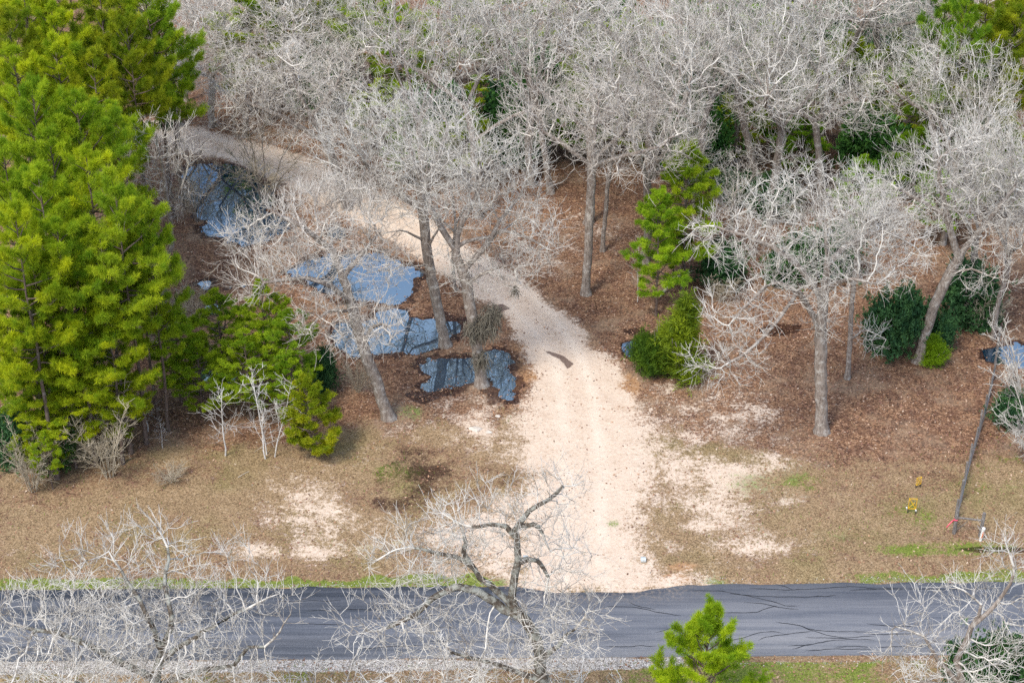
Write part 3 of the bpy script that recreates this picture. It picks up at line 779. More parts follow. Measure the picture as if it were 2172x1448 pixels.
hero('leaning oak rising out of the bluish evergreen bushes', 9,
     [[(1618, 432), (1605, 380), (1592, 320), (1575, 250), (1565, 180), (1555, 120)], [(1575, 250), (1630, 210), (1670, 190)], [(1565, 180), (1510, 140), (1460, 130)]],
     [(1540, 100, 135, 85), (1620, 195, 100, 60), (1475, 190, 55, 55)], rmax=.33, dens=2.0, per=1.0, r0=.0138, twig='far_twig', limb=(.12, .05))
hero('wide spreading white oak in the middle of the right hand canopy', 10,
     [[(1742, 460), (1738, 360), (1733, 290), (1725, 240)], [(1725, 250), (1660, 225), (1600, 215)], [(1728, 250), (1790, 220), (1840, 210)], [(1738, 340), (1690, 330, -1), (1640, 345, -2)]],
     [(1720, 190, 175, 65), (1630, 230, 85, 50, -1), (1820, 225, 95, 60), (1650, 330, 70, 40, -2)], rmax=.27, dens=2.0, per=1.0, r0=.0138, twig='far_twig', limb=(.12, .05))
hero('white fan crowned oak at the top right before the dark pines', 11,
     [[(2012, 480), (2000, 390), (1985, 310), (1975, 230)], [(1975, 230), (2040, 190), (2100, 150)], [(1978, 250), (1920, 210), (1870, 170)], [(1975, 230), (1985, 170), (1990, 110)]],
     [(1980, 150, 140, 85), (2085, 190, 75, 80), (1895, 175, 75, 65)], rmax=.27, dens=2.0, per=1.0, r0=.0138, twig='far_twig', limb=(.12, .05))
hero('oak with dark limbs cut by the top edge near the right', 12,
     [[(1882, 330), (1870, 200), (1860, 90), (1855, 30)], [(1860, 60), (1800, 40), (1740, 30)], [(1860, 60), (1930, 50), (2000, 30)]],
     [(1840, 0, 170, 60), (1970, 45, 75, 45), (1740, 60, 80, 50)], rmax=.27, dens=2.0, per=1.0, r0=.0138, twig='far_twig_warm', limb=(.12, .05))
hero('twisted white oak with a pale elbow limb over dark evergreens', 13,
     [[(1168, 410), (1145, 260), (1125, 175), (1105, 122)], [(1105, 122), (1060, 130), (1010, 155, -1), (955, 160, -1)], [(1108, 125), (1150, 90), (1200, 70)], [(1105, 122), (1080, 80), (1075, 40)]],
     [(1080, 55, 145, 75), (975, 130, 75, 45, -1), (1200, 90, 85, 55)], rmax=.29, dens=2.0, per=1.0, r0=.0138, twig='far_twig', limb=(.12, .05))
hero('broad pale oak crown where the drive bends out of sight', 14,
     [[(738, 442), (716, 370), (690, 300), (660, 250)], [(690, 300), (600, 250), (520, 215)], [(665, 255), (700, 200), (730, 150)], [(660, 250), (630, 190), (620, 140)]],
     [(615, 165, 150, 75), (520, 220, 95, 65), (715, 180, 65, 80), (640, 255, 125, 48, -1)], rmax=.29, twig='far_twig_warm', per=1.2, limb=(.12, .05), dens=4.2)
hero('crooked thin oak at the edge of the left pines above the puddle', 15,
     [[(347, 630), (350, 560), (364, 520), (357, 440), (345, 360), (335, 310)], [(364, 520), (330, 500), (300, 510)], [(357, 440), (385, 400), (400, 350)]],
     [(330, 310, 85, 65), (335, 410, 70, 60), (380, 330, 40, 50)], rmax=.18, twig='twig_warm', dens=2.2)
hero('lichen white oak reaching over the road at lower left', 16,
     [[(330, 1720), (325, 1560), (330, 1440), (345, 1380)], [(345, 1380), (310, 1300), (270, 1230, 1), (230, 1170, 1)], [(345, 1385), (365, 1310), (350, 1240, 1), (355, 1160, 2), (312, 1090, 2)], [(332, 1430), (250, 1400), (150, 1350), (50, 1330)],
      [(345, 1390), (430, 1340), (520, 1290, 1), (590, 1260, 1)], [(335, 1450), (430, 1420), (495, 1410), (525, 1370), (560, 1372), (592, 1340), (615, 1300)], [(330, 1470), (240, 1460), (130, 1440)]],
     [(325, 1170, 95, 75, 2), (185, 1190, 95, 75, 1), (455, 1220, 115, 75, 2), (80, 1320, 125, 100, 0), (300, 1330, 200, 85, -.5), (560, 1280, 90, 60, 1), (280, 1430, 280, 50, -1)], rmax=.29, dens=2.4, bark='bark_dark', per=1.4, limb=(.13, .03))
hero('sparse dark limbed oak arching over the road in front of the drive', 17,
     [[(1180, 1720), (1165, 1560), (1150, 1440), (1145, 1380), (1120, 1322)], [(1120, 1322), (1092, 1290), (1087, 1240), (1102, 1190), (1094, 1140), (1096, 1112), (1125, 1085), (1160, 1060), (1195, 1033)], [(1096, 1116), (1130, 1114), (1150, 1130), (1165, 1170)],
      [(1112, 1312), (1070, 1292), (1030, 1264), (985, 1246), (950, 1252), (915, 1272), (880, 1302), (828, 1328)], [(1092, 1295), (1050, 1252), (1020, 1226), (990, 1192), (950, 1176), (895, 1162)],
      [(1094, 1142), (1070, 1116), (1040, 1112), (1000, 1114), (965, 1106)], [(1102, 1192), (1140, 1190), (1162, 1225), (1152, 1262)], [(1000, 1208), (985, 1170), (985, 1130), (960, 1100)], [(1150, 1440), (1090, 1420), (1020, 1400), (960, 1380)], [(1146, 1390), (1200, 1350), (1240, 1310)]],
     [(950, 1115, 115, 48, 0), (1060, 1065, 80, 36, .5), (1190, 1050, 45, 42, .5), (860, 1190, 105, 50, 0), (1195, 1190, 75, 65, .5), (820, 1320, 110, 70, -1), (1180, 1340, 100, 75, -1.5), (980, 1400, 170, 55, -1.5)],
     rmax=.29, dens=2.6, bark='bark_dark', per=1.5, thick=.05, tip=.014, kill=.55, limb=(.125, .03), wob=.13, tend=.07, along=1.25, limbs={0: (.30, .24), 1: (.20, .07), 3: (.21, .10), 4: (.15, .05)})
hero('white lichen covered oak at the lower right corner', 18,
     [[(2060, 1700), (2050, 1540), (2040, 1450), (2030, 1400)], [(2040, 1450), (1990, 1400), (1960, 1350), (1900, 1330)], [(2030, 1400), (2060, 1330), (2080, 1280), (2020, 1240)], [(2060, 1330), (2130, 1260), (2150, 1200), (2130, 1150)], [(2045, 1470), (1980, 1450), (1920, 1440)]],
     [(2015, 1290, 115, 75, 1), (2120, 1185, 45, 55, 1.5), (1945, 1370, 75, 55, 0), (2120, 1350, 90, 90, 0), (2060, 1430, 150, 45, -1), (2210, 1250, 55, 120, 1)], rmax=.27, dens=2.3, bark='bark', per=1.4, limb=(.11, .03))

# moss tangle on the forked oak
def hair_clump(rg, n, c, r, L, rad, droop=1.0):
    st = c + unit(rg, n) * (rg.rand(n, 1) ** .5) * np.array(r)
    C = np.empty((n, 4, 3)); C[:, 0] = st; d = unit(rg, n)
    for q in range(3):
        d = d * .6 + np.array((0, 0, -.5 * droop)) + unit(rg, n) * .45; d /= np.linalg.norm(d, axis=1, keepdims=True)
        C[:, q + 1] = C[:, q] + d * L / 3
    return chains_mesh(C, np.repeat(np.linspace(rad, rad * .5, 4)[None], n, 0), 3)
def moss(parent, seed, spec):
    rg = np.random.RandomState(seed); parts = []
    b = np.array(parent.location)
    for (px, py, dy, r, n, L) in spec:
        parts.append(hair_clump(rg, n, at_depth(px, py, b[1] + dy) - b, r, L, .022))
    V, F = merge(parts)
    c = np.repeat(np.array([(.20, .185, .15)]), len(V), 0) * np.repeat(rg.uniform(.6, 1.4, (len(V) // 12 + 1, 1)), 12, 0)[:len(V)]
    link('moss', np_mesh('moss', V, F, col=c), M['moss'], parent)
moss(h3, 3, [(1030, 690, -.3, (.9, .6, .9), 420, .7), (1045, 660, -.2, (.7, .5, .5), 200, .8), (1000, 700, -.4, (.5, .5, .9), 160, .6), (1020, 760, -.4, (.5, .4, .7), 160, .8), (1092, 612, -.5, (.08, .08, .25), 40, .6)])

# ------------------------------------------------------------------ BARE TREES BUILT ONCE AND COPIED
def template(name, seed, polys, blobs, **kw):
    rg = np.random.RandomState(seed); kw['dens'] = kw.get('dens', 2) * .52; kw.setdefault('tip', .015); kw.setdefault('kill', .56); kw.setdefault('r0', .0140); kw.setdefault('per', .95); kw.setdefault('sub', .85); kw.setdefault('limb', (.12, .05)); kw['twig'] = kw.get('twig', 'twig').replace('twig', 'far_twig')
    twig = kw.pop('twig', 'twig'); bark = kw.pop('bark', 'bark')
    tv, cv = build_oak(rg, polys, blobs, **kw)
    tm, cm = np_mesh('trunk', tv[0], tv[1], smooth_=True), np_mesh('crown', cv[0], cv[1], smooth_=True)
    tm.materials.append(M[bark]); cm.materials.append(M[twig])
    allv = cv[0]; lo, hi = np.percentile(allv, 1.5, 0), np.percentile(allv, 98.5, 0)
    return dict(tm=tm, cm=cm, H=hi[2], W=((hi - lo)[:2].mean()), used=False, name=name)
TPL = {
 'dome': template('bare_oak', 101, [[(0, 0, -.2), (.2, .1, 3), (.1, .4, 6), (.5, .2, 8)], [(.1, .4, 6), (-2, .5, 8.5), (-4, .6, 10)], [(.3, .3, 7), (2.2, -1.5, 9.5), (4, -2, 11)], [(.3, .3, 7), (.8, 2.4, 9.8)]],
                  [((0, 0, 12.5), (5.5, 5.2, 3.6)), ((-4, 1, 11), (3, 3, 2.2)), ((4, -1.5, 11.5), (3, 3, 2.4))], dens=2.1),
 'fan': template('bare_oak', 102, [[(0, 0, -.2), (-.2, .1, 3), (.1, 0, 5.5)], [(.1, 0, 5.5), (-1.6, .4, 8), (-3.2, .8, 11)], [(.1, 0, 5.5), (1.4, -.5, 8.5), (3, -1, 12)], [(.1, 0, 5.5), (.4, 1.4, 8.5), (.8, 2.6, 12)], [(.1, 0, 5.5), (-.1, -1.5, 8.5), (-.6, -3, 11.5)]],
                 [((0, 0, 13), (5.6, 5.2, 3.0)), ((-3, 1, 10.5), (2.4, 2.4, 2)), ((3, -1, 11), (2.6, 2.6, 2.2))], dens=2.2, twig='twig_warm'),
 'wide': template('bare_oak', 103, [[(0, 0, -.2), (.4, 0, 3), (.3, .3, 5), (.9, .4, 7)], [(.3, .3, 5), (-2.4, -.5, 6.5), (-5, -1, 7.5)], [(.9, .4, 7), (3.4, 1.4, 8.5), (6, 2, 9.5)], [(.9, .4, 7), (.2, -2.6, 9.5), (-.5, -4.5, 10.5)], [(.9, .4, 7), (.7, 2, 10)]],
                  [((0, 0, 11.3), (5.2, 5, 2.8)), ((-5, -1, 8.8), (2.8, 2.8, 1.8)), ((5.6, 2, 10.3), (3, 2.8, 2)), ((-.5, -4.5, 10.5), (3, 2.6, 2))], dens=2.1),
 'tall': template('bare_oak', 104, [[(0, 0, -.2), (-.2, 0, 4), (.2, .2, 8), (0, .3, 11)], [(.2, .2, 8), (1.8, .4, 10.5)], [(0, .2, 7), (-1.8, -.6, 9.5)]],
                  [((0, 0, 13), (3.4, 3.2, 3.8)), ((1.6, .6, 10), (2.6, 2.4, 2.4)), ((-1.8, -.6, 9.6), (2.4, 2.4, 2))], dens=2.4, rmax=.2, twig='twig_warm'),
}
def stems_tree(name, seed, nst, H, spread, bl, nbr, twig, bark, sr=.05, br=.016, tr=.011, el=(25, 55), base_r=.15, t0=.18, subn=5, curve=.25, wig=.06):
    """straight ascending stems, each with side branches that carry fine twigs"""
    rg = np.random.RandomState(seed); st, sd, b1, b2 = [], [], [], []
    for q in range(nst):
        a = q * 2.4 + rg.uniform(-.4, .4); h = H * (1 if q == 0 else rg.uniform(.62, .97)); s_ = spread * rg.uniform(.45, 1.0) * (.3 if q == 0 and nst < 4 else 1)
        d = np.array((math.cos(a), math.sin(a), 0)); t = np.linspace(0, 1, 9)
        P = d[None] * (base_r * (nst > 1) + s_ * t[:, None] ** (1 + curve)) + np.stack([0 * t, 0 * t, h * t - .1], 1) + np.cumsum(rg.normal(0, wig * .5, (9, 3)) * (t[:, None] > .05), 0) * (H / 5)
        st.append(P); sd.append(np.linspace(1, .16, 9) * sr * (1 if q == 0 else .8))
        for m in range(nbr):
            u = t0 + (1 - t0) * (m + rg.rand()) / nbr; f = u * 8; i = min(7, int(f)); p0 = P[i] + (P[i + 1] - P[i]) * (f - i)
            ax = P[i + 1] - P[i]; ax /= np.linalg.norm(ax)
            az = rg.uniform(0, 6.28); e = R(rg.uniform(*el)); o = np.array((math.cos(az), math.sin(az), 0)) + d * .35 * (nst > 3); o /= np.linalg.norm(o)
            v = o * math.cos(e) + ax * math.sin(e); Lb = bl * (1.08 - .72 * u) * rg.uniform(.55, 1.15)
            pts = [p0]
            for k_ in range(5):
                v = v + rg.normal(0, .13, 3) + np.array((0, 0, .05)); v /= np.linalg.norm(v); pts.append(pts[-1] + v * Lb / 5)
            b1.append(pts); pts = np.array(pts)
            for k_ in range(rg.poisson(subn)):
                w_ = rg.uniform(.2, 1); j = min(4, int(w_ * 5)); q0 = pts[j] + (pts[j + 1] - pts[j]) * (w_ * 5 - j)
                v2 = v * .8 + rg.normal(0, .6, 3) + np.array((0, 0, .15)); v2 /= np.linalg.norm(v2); l2 = Lb * rg.uniform(.18, .45)
                mid_ = q0 + v2 * l2 * .5; b2.append([q0, mid_, mid_ + (v2 + rg.normal(0, .25, 3)) * l2 * .5])
    V0, F0 = chains_mesh(np.array(st), np.array(sd), 6)
    cr_ = [chains_mesh(np.array(b1), np.repeat(np.linspace(br, br * .5, 6)[None], len(b1), 0), 3), chains_mesh(np.array(b2), np.repeat(np.linspace(tr, tr * .6, 3)[None], len(b2), 0), 3)]
    V1, F1 = merge(cr_)
    tm, cm = np_mesh('trunk', V0, F0, smooth_=True), np_mesh('crown', V1, F1, smooth_=True)
    tm.materials.append(M[bark]); cm.materials.append(M[twig])
    lo, hi = np.percentile(V1, 1, 0), np.percentile(V1, 99, 0)
    return dict(tm=tm, cm=cm, H=V0[:, 2].max(), W=(hi - lo)[:2].mean(), name=name)
TPL['vase'] = stems_tree('vase_tree', 111, 9, 9, 3.4, 2.6, 20, 'twig_tan', 'bark', sr=.075, br=.02, tr=.012, el=(40, 65), t0=.25, subn=6)
TPL['vase2'] = stems_tree('vase_tree', 117, 7, 8, 2.6, 2.4, 22, 'twig', 'bark', sr=.07, br=.02, tr=.013, el=(40, 65), t0=.3, subn=6)
TPL['bush'] = stems_tree('bare_bush', 112, 10, 4.2, 1.5, 1.3, 16, 'twig_tan', 'twig_tan', sr=.035, br=.014, tr=.010, el=(30, 60), t0=.2, subn=5)
TPL['whitebush'] = stems_tree('bare_bush', 116, 9, 4.2, 1.9, 1.7, 15, 'twig', 'twig', sr=.05, br=.018, tr=.012, el=(15, 55), t0=.2, subn=6, wig=.12)
TPL['sap'] = stems_tree('sapling', 113, 1, 5.0, .2, 1.5, 26, 'twig_white', 'twig_white', sr=.03, br=.008, tr=.006, el=(15, 45), t0=.22, subn=5)
TPL['sap3'] = stems_tree('sapling', 114, 3, 5.2, .7, 1.5, 20, 'twig_white', 'twig_white', sr=.03, br=.008, tr=.006, el=(25, 55), t0=.2, subn=5)
TPL['arch'] = stems_tree('bare_bush', 115, 12, 4.6, 3.8, 1.7, 13, 'twig', 'twig', sr=.05, br=.017, tr=.011, el=(10, 50), t0=.25, subn=5, curve=.9)
def place(tp, label, base, H, Wd, rz=None, group=None, tilt=(0, 0), cat=None, seed=0):
    T = TPL[tp]; rg = random.Random(int(base[0] * 97 + base[1] * 389) & 0xffff)
    rz = rg.uniform(0, 6.28) if rz is None else rz
    t = thing(T['name'], label, cat or {'bare_oak': 'tree', 'vase_tree': 'tree', 'sapling': 'sapling', 'bare_bush': 'bush'}[T['name']], base, rz, group)
    s = Wd / T['W']; t.scale = (s, s, H / T['H']); t.rotation_euler = (tilt[0], tilt[1], rz)
    link('trunk', T['tm'], None, t); link('crown', T['cm'], None, t)
    return t
def top_at(px, py, H): return G(px, py, H) * np.array((1, 1, 0))      # the tree whose tip is seen there stands here
def put(tp, label, px, py, H, wpx, **kw):
    b = top_at(px, py, H); m = ppm(b + np.array((0, 0, H * .75)))
    return place(tp, label, b, H, wpx / m, **kw)
def stand(tp, label, px, py, ptop, wpx, **kw):
    b = G(px, py); zt = at_depth(px, ptop, b[1])[2]
    return place(tp, label, b, zt, wpx / ppm(b + np.array((0, 0, zt * .6))), **kw)

OAKS = [  # template, tip x, tip y, height, crown width, label
 ('wide', 1010, -20, 17, 330, 'pale oak at the top edge left of the twisted white oak'),
 ('dome', 1260, -10, 17, 330, 'whitest oak crown at the top edge, centre'),
 ('fan', 1390, 30, 18, 330, 'tall fan crowned oak behind the mid wood oak, green showing beneath'),
 ('wide', 1500, -40, 17, 340, 'bare oak at the top edge above the leaning oak'),
 ('dome', 1670, -10, 17, 320, 'bare oak at the top edge between the leaning oak and dark limbed oak'),
 ('tall', 1468, 225, 12, 120, 'small white oak crown above the slim green pine'),
 ('dome', 2120, 240, 15, 260, 'pale oak at the right edge above the leaning brown oak'),
 ('wide', 2170, 330, 13, 250, 'oak cut by the right edge behind the fence line'),
 ('fan', 880, -50, 17, 260, 'oak at the top edge over the green pine and vase shaped tree'),
 ('fan', 1130, -110, 18, 330, 'farthest oak at top centre, behind the twisted white oak'),
 ('dome', 1400, -120, 18, 340, 'farthest oak at the top, behind the whitest crown'),
 ('wide', 1600, -130, 18, 340, 'farthest oak at the top, behind the leaning oak'),
 ('fan', 1790, -140, 18, 330, 'farthest oak at the top right, behind the dark limbed oak'),
 ('tall', 960, 330, 10, 120, 'short oak in leaf litter behind the mossy forked oak'),
 ('tall', 1560, 330, 9, 120, 'low white oak crown beside the tall slim pine'),
 ('dome', 2060, 90, 15, 230, 'oak crown just left of the dark top right pines'),
]
for (tp, x, y, H, wpx, lab) in OAKS: put(tp, lab, x, y, H, wpx, group='bare oaks of the wood')
for (tp, x, yb, yt, wpx, lab) in [('dome', 450, 268, 20, 260, 'pale rounded oak crown directly right of the left hand pines'), ('tall', 700, 318, 70, 180, 'narrow pale oak rising in front of the olive pines at top'),
  ('dome', 690, 240, -60, 270, 'oak at the top edge behind the olive pines'), ('tall', 570, 262, -20, 220, 'tall oak at the top edge right of the rounded crown'), ('wide', 395, 215, -40, 230, 'oak behind the left pines at the top edge'),
  ('fan', 520, 290, 110, 200, 'low pale crown where the rounded oak meets the bend of the drive'), ('tall', 610, 215, -30, 200, 'oak behind the narrow pale oak by the olive pines'), ('wide', 760, 260, -20, 240, 'oak spreading in front of the green pines at top'),
  ('dome', 380, 300, 120, 130, 'thin small oak at the rim of the left pines above the drive'), ('fan', 420, 150, -60, 220, 'oak deep behind the upper left pines'),
  ('dome', 1905, 300, 30, 200, 'oak filling the gap left of the top right fan crown'), ('fan', 1975, 250, -60, 250, 'oak at the top edge left of the dark corner pines'), ('dome', 2090, 330, 60, 200, 'oak with dark pines right behind it at the upper right'), ('tall', 480, 200, -40, 200, 'oak crown at the top edge over the pale rounded crown')]:
    stand(tp, lab, x, yb, yt, wpx, group='bare oaks of the wood')
stand('vase', 'tan vase shaped tree beside the wide pale puddle', 562, 425, 250, 190)
stand('vase2', 'grey vase shaped tree in front of evergreens, top left of centre', 880, 190, 40, 165)
stand('vase', 'thin tan tree between the left pines and the pale puddle', 420, 470, 300, 120)
stand('sap', 'slim white sapling with side twigs, beside the clump of white stems', 478, 966, 812, 110, tilt=(0, -.10))
stand('sap3', 'sapling clump of three white stems next to the young pine', 572, 968, 790, 125)
stand('sap', 'small crooked white sapling in the grass left of the slim one', 314, 915, 828, 75)
stand('bush', 'grey green bare bush in front of the left pines', 232, 1008, 835, 150)
stand('bush', 'leaning twiggy shrub at the left edge of the clearing', 70, 1040, 905, 120)
stand('bush', 'bare shrub between the left edge shrub and the grey green bush', 115, 1010, 880, 90)
stand('bush', 'low reddish brush tuft in the dry grass', 365, 1020, 985, 75)
stand('sap', 'tiny bare sapling left of the young pine row', 345, 950, 890, 40)
stand('arch', 'arching bare bush at the right edge above the fence', 2170, 900, 650, 240)
stand('arch', 'lower arching bush at the right edge above the lichen oak', 2185, 985, 820, 200)
stand('bush', 'tan brush beneath the bare oaks beside the leaning trunk', 1650, 470, 400, 90)
stand('bush', 'thin brush under the leaning brown oak', 2080, 700, 600, 110)
stand('sap', 'thin white sapling in the puddle wood above the dark cedar', 1352, 640, 500, 50)
stand('whitebush', 'low white twiggy bush at the bottom edge under the lichen white oak', 60, 1560, 1445, 260)
stand('whitebush', 'white twiggy bush at the bottom edge right of the lichen white oak', 680, 1560, 1445, 280)
stand('whitebush', 'white twiggy bush at the bottom edge left of the sparse oak trunk', 930, 1560, 1445, 260)
stand('whitebush', 'white twiggy bush at the bottom edge right of the sparse oak trunk', 1230, 1560, 1445, 220)
stand('whitebush', 'white twiggy bush at the bottom right corner', 1960, 1560, 1445, 200)
stand('bush', 'thin brush at the foot of the leaning oak left of the puddles', 760, 830, 740, 70)
stand('bush', 'grey thicket brush behind the young pine cluster', 400, 690, 590, 110)
stand('bush', 'brush thicket in the leaves beside the crooked thin oak', 330, 730, 640, 110)

# ------------------------------------------------------------------ PINES
def tufts_mesh(rg, C, A, n=26, L=.24, wd=.02, spread=.85, tint=None, flat=0):
    T = len(C)
    d = A[:, None] * .75 + rg.normal(size=(T, n, 3)) * spread; d /= np.linalg.norm(d, axis=2, keepdims=True)
    ln = L * rg.uniform(.6, 1.15, (T, n, 1))
    s = np.cross(d, rg.normal(size=(T, n, 3))); s /= np.linalg.norm(s, axis=2, keepdims=True) + 1e-9
    st = C[:, None] + rg.normal(size=(T, n, 3)) * L * .12
    mid = st + d * ln * .5
    V = np.stack([st, mid + s * wd, st + d * ln, mid - s * wd], 2).reshape(-1, 3)
    tn = (tint if tint is not None else rg.uniform(.15, 1, T))
    tv = np.clip(np.repeat(tn, n * 4) + np.tile(np.array((-.12, 0, .22, 0)), T * n), 0, 1)
    return V, np.arange(T * n * 4).reshape(-1, 4), np.stack([tv, tv, tv], 1)
def pine_meshes(seed, H, cb, rmax, nb, prof=.9, n=36, L=.37, wd=.0135, tr=.19, dens=1.0, droop=.1, cname='crown'):
    rg = np.random.RandomState(seed)
    K = 14; zt = np.linspace(-.15, H, K); wob = np.cumsum(rg.normal(0, .05, (K, 2)), 0) * (H / 15)
    tp_ = np.stack([wob[:, 0], wob[:, 1], zt], 1); tp_[0, :2] = tp_[1, :2] = 0
    rr = tr * (1 - np.clip(zt / H, 0, 1) * .88); rr[0] *= 1.3
    trunk = [chains_mesh(tp_[None], rr[None], 7)]
    bc, br, tc, ta = [], [], [], []
    for q in range(nb):
        t = (q + rg.rand()) / nb; z = H * (cb + (1 - cb) * t ** 1.05) * .985
        a = q * 2.39996 + rg.uniform(-.5, .5)
        shape = (min(1, (1 - t) / .5) ** (prof * .75)) * (.62 + .38 * min(1, t / .22))
        Lb = max(.35, rmax * shape * rg.uniform(.62, 1.12))
        el = -droop + (.95 * t ** 1.5) + rg.uniform(-.15, .15)
        o = np.array([np.interp(z, zt, tp_[:, 0]), np.interp(z, zt, tp_[:, 1]), z])
        d = np.array([math.cos(a) * math.cos(el), math.sin(a) * math.cos(el), math.sin(el)])
        pts = [o]
        for s in range(5):
            d = d + np.array((0, 0, .07)) + rg.normal(0, .09, 3); d /= np.linalg.norm(d); pts.append(pts[-1] + d * Lb / 5)
        bc.append(pts); r0 = min(.07, .018 + .018 * Lb); br.append(np.linspace(r0, .008, 6))
        pts = np.array(pts)
        m = int(max(4, Lb * 6.5 * dens))
        for s in range(m):
            u = 1 - .62 * rg.rand() ** 1.4; p0 = pts[min(4, int(u * 5))] + (pts[min(5, int(u * 5) + 1)] - pts[min(4, int(u * 5))]) * (u * 5 % 1)
            sd = np.cross(d, (0, 0, 1)); sd /= np.linalg.norm(sd) + 1e-9
            bl = Lb * rg.uniform(.10, .42) * (1.15 - .5 * u)
            e = d * rg.uniform(.2, .9) + sd * rg.choice((-1, 1)) * rg.uniform(.3, 1.1) + np.array((0, 0, rg.uniform(.0, .6))); e /= np.linalg.norm(e)
            tip_ = p0 + e * bl
            bc.append([p0 + (tip_ - p0) * x for x in np.linspace(0, 1, 6)]); br.append(np.linspace(.011, .006, 6))
            for v in ((1.0, .72, .45) if bl > .45 else (1.0, .6)):
                tc.append(p0 + (tip_ - p0) * v); ta.append(e + np.array((0, 0, .45)))
        tc.append(pts[-1]); ta.append(d + np.array((0, 0, .4)))
    tc.append(np.array([tp_[-1][0], tp_[-1][1], H])); ta.append(np.array((0, 0, 1.)))
    tc, ta = np.array(tc), np.array(ta); ta /= np.linalg.norm(ta, axis=1, keepdims=True)
    # needle clumps of one shoot share a tone; whole sprays are lighter or duller
    g = fbm(tc[:, 0] * 1.1 + tc[:, 2] * .7, tc[:, 1] * 1.1 - tc[:, 2] * .6, .8, 3, seed)
    tint = np.clip((g - .28) * 1.7 + rg.normal(0, .10, len(tc)), 0, 1)
    V, F, Cc = tufts_mesh(rg, tc, ta, n=n, L=L, wd=wd, tint=tint, spread=1.0)
    branches = chains_mesh(np.array(bc), np.array(br), 3)
    tv = merge(trunk + [branches])
    tm = np_mesh('trunk', tv[0], tv[1], smooth_=True); tm.materials.append(M['pine_bark'])
    cm = np_mesh(cname, V, F, col=Cc); cm.materials.append(M['needle'])
    rads = np.linalg.norm(tc[:, :2], axis=1)
    return dict(tm=tm, cm=cm, H=H + L * .8, W=2 * np.percentile(rads, 93) + L)
PINE = {
 'a': pine_meshes(201, 18, .42, 3.6, 42), 'b': pine_meshes(202, 18, .50, 3.3, 36), 'c': pine_meshes(203, 17, .36, 3.3, 46, prof=.75),
 'd': pine_meshes(204, 16, .55, 3.8, 34, prof=.6),
 'mid': pine_meshes(205, 9, .18, 2.2, 54, L=.22, tr=.10), 'mid2': pine_meshes(206, 9, .30, 2.0, 46, L=.22, tr=.09, prof=1.0),
 'young': pine_meshes(207, 5, .04, 1.5, 54, L=.20, tr=.06, prof=.8, dens=1.5, droop=.0),
 'thin': pine_meshes(208, 12, .22, 2.3, 54, L=.32, tr=.11, prof=.5, dens=1.0),
 'near': pine_meshes(209, 8, .06, 3.3, 46, L=.30, wd=.011, n=60, tr=.09, prof=.95, dens=.8, droop=-.25),
}
def pine(tp, label, base, H, Wd, tint=(1, 1, 1), group=None, cat='pine', tilt=(0, 0), name='pine_tree'):
    T = PINE[tp]; rz = (base[0] * 7.3 + base[1] * 3.1) % 6.283
    t = thing(name, label, cat, base, rz, group); s = Wd / T['W']; t.scale = (s, s, H / T['H']); t.rotation_euler = (tilt[0], tilt[1], rz)
    link('trunk', T['tm'], None, t); c = link('crown', T['cm'], None, t); c.color = (*tint, 1)
    return t
def put_pine(tp, label, px, py, H, wpx, **kw):
    b = top_at(px, py, H); return pine(tp, label, b, H, 1.32 * wpx / ppm(b + np.array((0, 0, H * .7))), **kw)
def stand_pine(tp, label, px, py, ptop, wpx, **kw):
    b = G(px, py); zt = at_depth(px, ptop, b[1])[2]
    return pine(tp, label, b, zt, wpx / ppm(b + np.array((0, 0, zt * .5))), **kw)
YEL, OLV, GRN, DRK = (1.12, 1.1, .7), (.88, .84, .7), (.90, 1.0, .85), (.62, .82, .9)
